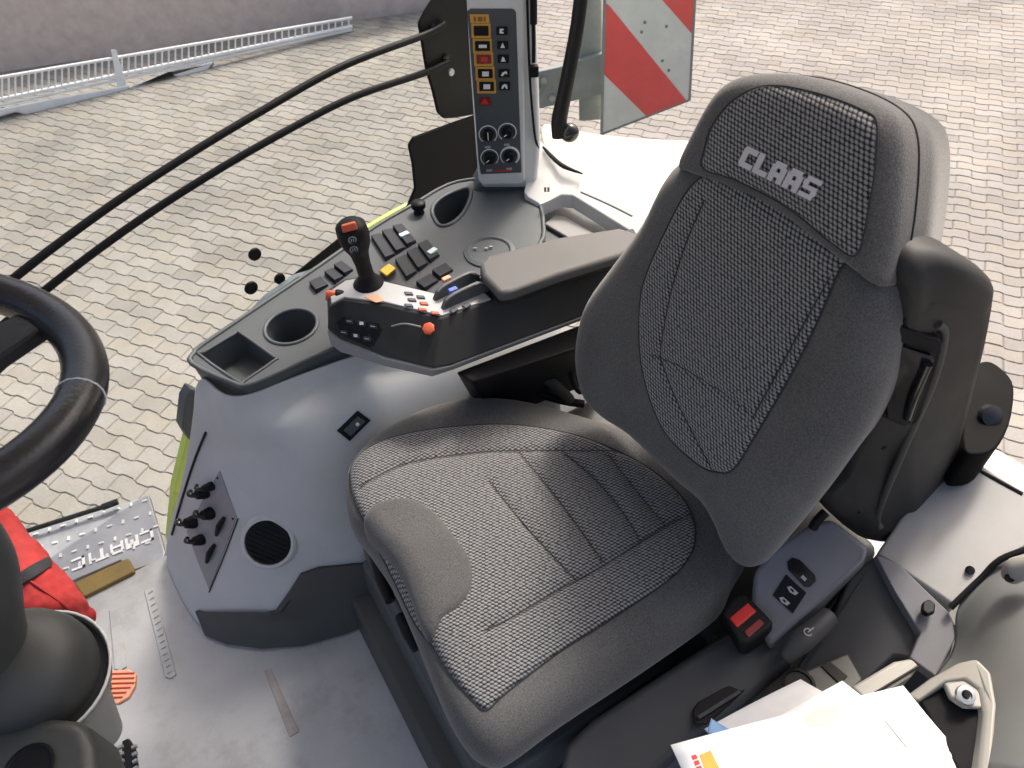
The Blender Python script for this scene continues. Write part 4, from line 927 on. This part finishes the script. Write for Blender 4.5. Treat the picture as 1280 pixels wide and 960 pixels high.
# ================================================================== OUTSIDE RIGHT / REAR
WY = 1.60
brk = empty('door_bracket', VY(560, 80, WY), 'black plate at the window edge holding the two curved bars', 'bracket')
WF = Frame((0, WY, 0), (.25, -1, 0), (1, 0, 0))
WF.slab('bracket_plate', [(524, 30), (532, 14), (560, -30), (600, -30), (604, 142), (570, 148), (556, 149), (548, 142), (541, 112), (534, 90)], -.012, .0, BLACK, brk, .006, 3)
for (x, y) in ((563, 90), (540, 34), (556, 72)):
    lathe('bracket_bolt', WF.at(x, y, 0), WF.n, [(.011, 0), (.010, .006), (.004, .008), (.001, .008)], METAL if y == 90 else BLKG, brk, 8)
cov = WF.slab('corner_cover', [(511, 182), (517, 172), (560, 156), (606, 140), (612, 240), (560, 268), (500, 290), (470, 305), (508, 262), (519, 236), (516, 205)], -.012, -.002, BLACK, None, .006, 3)
tag(cov, 'black corner cover under the bracket plate beside the rear cup holder', 'cover')
for nm, pts, lb in (('bar', [(556, 30), (530, 44), (430, 82), (330, 137), (230, 197), (120, 270), (0, 362), (-120, 470), (-240, 600)], 'upper black curved bar outside the side window'),
                    ('bar', [(560, 78), (528, 92), (440, 122), (350, 168), (260, 220), (160, 285), (50, 368), (-80, 480), (-200, 600)], 'lower black curved bar outside the side window')):
    o = tube('guide_bar', [WF.at(x, y, .012) for x, y in pts], .0088, BLACK, None, 6, 12); tag(o, lb, 'bar')
# side window pane with its three glass fixings
gp = [(-150, 640), (-150, -80), (700, -120), (600, 225), (520, 258), (400, 334), (240, 450), (205, 640)]
pane = WF.slab('side_window', [(-250, 700), (-250, -120), (585, -120), (600, 220), (540, 280), (440, 350), (380, 420), (320, 520), (280, 700)], -.045, -.040, GLS, None, 0)
tag(pane, 'clear side window pane beyond the console with three black fixings', 'window')
for (x, y, r) in ((318, 317.5, .0165), (313.5, 359.5, .0175), (349, 348, .0150)):
    c = WF.at(x, y, -.040); lathe('fixing', c, WF.n, [(r * 1.08, 0), (r * 1.05, .003), (r, .006), (r * .75, .008), (r * .7, .006), (.001, .006)], BLACK, pane, 20)
WF.slab('frame_edge', [(338, 368), (372, 340), (402, 316), (432, 292), (470, 287), (520, 262), (500, 290), (440, 330), (400, 350), (350, 380)], -.036, -.03, BLACK, pane, .002)
ge = tube('green_body_edge', [WF.at(x, y, -.10) for x, y in ((452, 290), (500, 262), (545, 240))], .011, GREEN, None, 4, 8)
tag(ge, 'thin lime green body edge outside the console switches', 'body panel')
gpn = WF.slab('door_sill_panel', [(252, 500), (268, 512), (258, 545), (232, 610), (216, 665), (212, 680), (219, 610), (235, 545)], -.05, -.02, GREEN, None, .004)
tag(gpn, 'lime green body panel edge beside the grey console front', 'body panel')
bc = WF.slab('seal_block', [(232, 500), (240, 486), (262, 498), (268, 520), (250, 548), (238, 552), (228, 535)], -.03, .01, CHAR, None, .006)
tag(bc, 'dark rubber seal block at the front of the storage tray', 'seal')
lathe('washer', WF.at(250, 505, .02), WF.n, [(.008, 0), (.008, .004), (.001, .005)], BLACK, bc, 10)
fpan = WF.slab('fairing_panel', [(282, 428), (335, 372), (372, 346), (398, 338), (360, 372), (310, 408)], -.03, -.01, plastic('blue_grey_plastic', (.20, .25, .27), .35, .1, .1), None, .004)
tag(fpan, 'blue grey fairing edge outside the front cup holder', 'body panel')

# strut with ball end
st = empty('gas_strut', V(705, 165, .8), 'black gas strut with ball end above the rear fender', 'strut')
SFm = Frame(V(705, 168, .66), (-.5, -.8, .25), (1, 0, 0))
tube('strut_tube', [SFm.at(732, -60), SFm.at(722, 30), SFm.at(707, 110), SFm.at(699, 150), SFm.at(699, 172)], [.0175, .0175, .019, .021, .019], BLACK, st, 4, 14)
lathe('ball_joint', SFm.at(712, 166), SFm.n, [(.024, -.01), (.0255, .004), (.020, .016), (.010, .021), (.001, .022)], BLKG, st, 18)

# warning board behind the right fender
SGo = V(753, 165, .22); SG = Frame(SGo, (-.55, -.83, .0), (.83, -.55, 0))
sg = empty('warning_board', SGo, 'red and white striped warning board behind the rear fender', 'warning board')
SG.slab('board', [(757, -60), (872, -60), (862, 124), (752, 167)], -.012, 0, SGNW, sg, .002)
for q in ([(756.5, 5), (843, 143 - 12), (862, 123.5), (865, 110), (757, -60)],): pass
SG.slab('red_stripe', [(757.5, 4), (764, 10), (858, 126), (808, 145), (754, 92)], -.002, .0016, SGNR, sg, 0)
SG.slab('red_stripe', [(822, -60), (871, -60), (867.5, 45), (826, -2)], -.002, .0016, SGNR, sg, 0)
for (x, y) in ((806, 28), (802, 40), (833, 33), (828, 76), (836, 88)): lathe('rivet', SG.at(x, y, 0), SG.n, [(.006, 0), (.005, .003), (.001, .003)], GMET, sg, 8)
tube('board_edge', [SG.at(757, -60, .0), SG.at(752, 168, .0)], .006, GMET, sg, 1, 6, smooth_pts=False)
tube('board_edge', [SG.at(752, 168, .0), SG.at(862, 125, .0)], .004, GMET, sg, 1, 6, smooth_pts=False)
tube('board_edge', [SG.at(862, 125, .0), SG.at(872, -60, .0)], .005, GMET, sg, 1, 6, smooth_pts=False)
bk_ = empty('board_bracket', V(700, 130, .1), 'grey green steel bracket beside the striped warning board', 'bracket')
SG.slab('cross_plate', [(662, 92), (700, 84), (756, 66), (755, 118), (668, 138)], -.05, -.02, GMET, bk_, .006)
SG.slab('upright', [(722, -60), (752, -60), (754, 150), (724, 152)], -.06, -.045, GMET, bk_, .006)
for (x, y) in ((672, 112), (680, 100), (690, 122)): lathe('bolt', SG.at(x, y, -.02), SG.n, [(.014, 0), (.012, .008), (.001, .009)], METAL, bk_, 8)

# ================================================================== STEERING
wheel_c = Vector((-.288, .671, 1.217)); wn_ = Vector((.303, .044, .952)).normalized()
wu = Vector((0, 1, 0)); wu = (wu - wn_ * wu.dot(wn_)).normalized(); wv = wn_.cross(wu)
stw = empty('steering_wheel', wheel_c, 'black leather steering wheel with two-piece spoke at the cab front', 'steering wheel')
rim = tube('rim', [wheel_c + (wu * math.cos(t) + wv * math.sin(t)) * .19 for t in np.linspace(0, 2 * math.pi, 96, endpoint=False)], .0205, LEATH, stw, 1, 20, closed=True, smooth_pts=False)
for t in (math.radians(250), math.radians(110)):
    d = wu * math.cos(t) + wv * math.sin(t); e = wn_.cross(d)
    pts = [wheel_c + e * r * .019 + wn_ * z for r, z in zip(np.cos(np.linspace(0, 2 * np.pi, 20)), np.sin(np.linspace(0, 2 * np.pi, 20)) * .019)]
    tube('rim_seam', [wheel_c + d * (.19 + .0206 * math.cos(a)) + wn_ * .0206 * math.sin(a) for a in np.linspace(0, 2 * math.pi, 16, endpoint=False)], .0011, WHTP, rim, 1, 5, closed=True, smooth_pts=False)
for t, wd in ((math.radians(296), .034), (math.radians(176), .034), (math.radians(56), .034)):
    d = wu * math.cos(t) + wv * math.sin(t); e = wn_.cross(d)
    prof = [(.03, .045, -.05), (.08, .04, -.035), (.13, .03, -.015), (.185, .024, -.002)]
    v_, f_ = [], []
    for r, w_, z in prof:
        for s, h in ((-1, -.012), (1, -.012), (1, .006), (-1, .006)): v_.append(wheel_c + d * r + e * s * w_ * .8 + wn_ * (z + h))
    for i in range(3): f_ += [(i * 4 + k, i * 4 + (k + 1) % 4, i * 4 + 4 + (k + 1) % 4, i * 4 + 4 + k) for k in range(4)]
    f_ += [(3, 2, 1, 0), (12, 13, 14, 15)]
    mobj('spoke', v_, f_, LEATH, stw, 40, .004, 2)
lathe('hub', wheel_c - wn_ * .055, wn_, [(.05, -.06), (.068, -.02), (.07, 0), (.062, .02), (.03, .028), (.001, .03)], BLACK, stw, 28)

sco = empty('steering_column', (-.42, .68, 0), 'dark grey steering column cover beside the red pouch', 'steering column')
tube('column_tube', [V(-40, 860, .60), V(-36, 780, .72), V(-50, 690, .90), wheel_c - wn_ * .1], [.085, .062, .05, .045], CHAR2, sco, 6, 24)
ax_ = Vector((.12, -.18, 1)).normalized(); dome_c = V(46, 846, .58)
lathe('column_cup', dome_c, ax_, [(.035, -.34), (.066, -.12), (.092, -.04), (.099, -.01), (.1005, 0), (.098, .001), (.094, -.012), (.09, -.05)], WARM, sco, 40)
tube('pale_trim', [dome_c + (ax_.orthogonal().normalized() * math.cos(t) + ax_.cross(ax_.orthogonal().normalized()) * math.sin(t)) * .0995 for t in np.linspace(0, 2 * math.pi, 40, endpoint=False)], .0024, LEDG, sco, 1, 8, closed=True, smooth_pts=False)
lathe('column_gap', dome_c - ax_ * .02, ax_, [(.097, 0), (.096, .008), (.001, .010)], HOLE, sco, 32)
lathe('column_dome', dome_c - ax_ * .03 + Vector((-.007, .007, 0)), ax_, [(.090, 0), (.0925, .03), (.0905, .055), (.083, .085), (.066, .107), (.036, .119), (.001, .123)], CHAR2, sco, 36)
lb = slabz('lower_box', [(-80, 898, .60), (60, 894, .60), (92, 897, .60), (108, 906, .60), (116, 930, .60), (120, 1010, .60), (-80, 1010, .60)], 0, .12, CHAR2, sco, .02, 4)
lathe('emblem_ring', V(36, 962, .602), (0, 0, 1), [(.032, 0), (.034, .002), (.030, .003), (.028, .001)], BLACK, sco, 24)

# red pouch with a black strap
PO = empty('red_pouch', V(50, 760, .05), 'red fabric pouch with black strap on the floor by the steering column', 'pouch')
rp = [[V(-30, 640, .30), V(-5, 628, .30), V(18, 650, .30), V(30, 672, .28)], [V(-20, 690, .34), V(15, 672, .36), V(42, 690, .34), V(58, 702, .28)], [V(-10, 735, .32), V(30, 725, .36), V(62, 720, .34), V(85, 730, .26)], [V(0, 785, .28), V(40, 775, .33), V(78, 755, .32), V(108, 758, .22)], [V(20, 805, .18), V(60, 802, .20), V(95, 792, .2), V(117, 774, .14)]]
ph = patch('pouch_body', rp, REDF, PO, 4, .02, wrinkle=.016)
tube('pouch_seam', [hit(ph, 32, 722, .002)[0], hit(ph, 55, 738, .002)[0], hit(ph, 78, 755, .002)[0], hit(ph, 95, 772, .002)[0]], .003, REDF, PO, 5, 6)
sg_ = []
for t in np.linspace(0, 1, 7):
    r_ = []
    for k in (0, .5, 1):
        x = 12 + 46 * t + 6 * k; y = 727 - 30 * t + 12 * k; c, n = hit(ph, x, y); r_.append(c + n * .004)
    sg_.append(r_)
patch('strap', sg_, STRAP, PO, 2, .004)
# pedals
pe = empty('brake_pedal', V(150, 858, .08), 'orange ribbed pedal beside the steering column', 'pedal')
pd = slabz('pedal_pad', [(134, 838), (160, 836), (170, 842), (168, 858), (160, 872), (146, 880), (136, 878)], .16, .012, ORNS, pe, .003)
for k in range(6):
    tube('pad_rib', [V(134, 842 + k * 6, .1615), V(168 - max(0, k - 2) * 5, 841 + k * 6, .1615)], .0016, ORNG, pd, 1, 6, smooth_pts=False)
tube('pedal_arm', [V(140, 860, .15), V(110, 880, .2), V(90, 900, .3)], .010, BLACK, pe, 4, 8)
p2_ = empty('foot_pedal', V(160, 945, .05), 'black toothed pedal below the orange pedal', 'pedal')
pb = slabz('pedal_pad', [(152, 926), (160, 922), (168, 934), (173, 965), (160, 990), (150, 985)], .10, .012, BLACK, p2_, .003)
for k in range(5):
    for x in (151, 168):
        q = V(x + k * .6, 934 + k * 9, .10); prism('tooth', [q + Vector((a_, b_, .006)) for a_, b_ in ((-.004, -.003), (.004, -.003), (.004, .003), (-.004, .003))], [q + Vector((a_, b_, -.002)) for a_, b_ in ((-.006, -.004), (.006, -.004), (.006, .004), (-.006, .004))], TRIM, pb, .001)

# ================================================================== CAB ROOF (above the frame; it shades the cab)
ro = empty('cab_roof', (.05, .8, 1.86), 'pale cab roof panel carried on posts above the seat', 'roof')
boxw('roof_panel', -.9, .98, .02, 1.62, 1.86, 1.98, LEDG, ro, .03)
for x, y in ((-.88, 1.53), (-.88, .04)): boxw('roof_post', x, x + .07, y, y + .07, -.02, 1.87, BLACK, ro, .01)
c0, c1 = PF.uv(583, -30)[0], PF.uv(664, -30)[0]; v0 = PF.uv(620, -40)[1]; q = [(c0, -.10), (c1, -.10), (c1, -.006), (c0, -.006)]
prism('upper_pillar', [PF.w(a, 1.32, b) for a, b in q], [PF.w(a, v0, b) for a, b in q], LEDG, pil, .01)
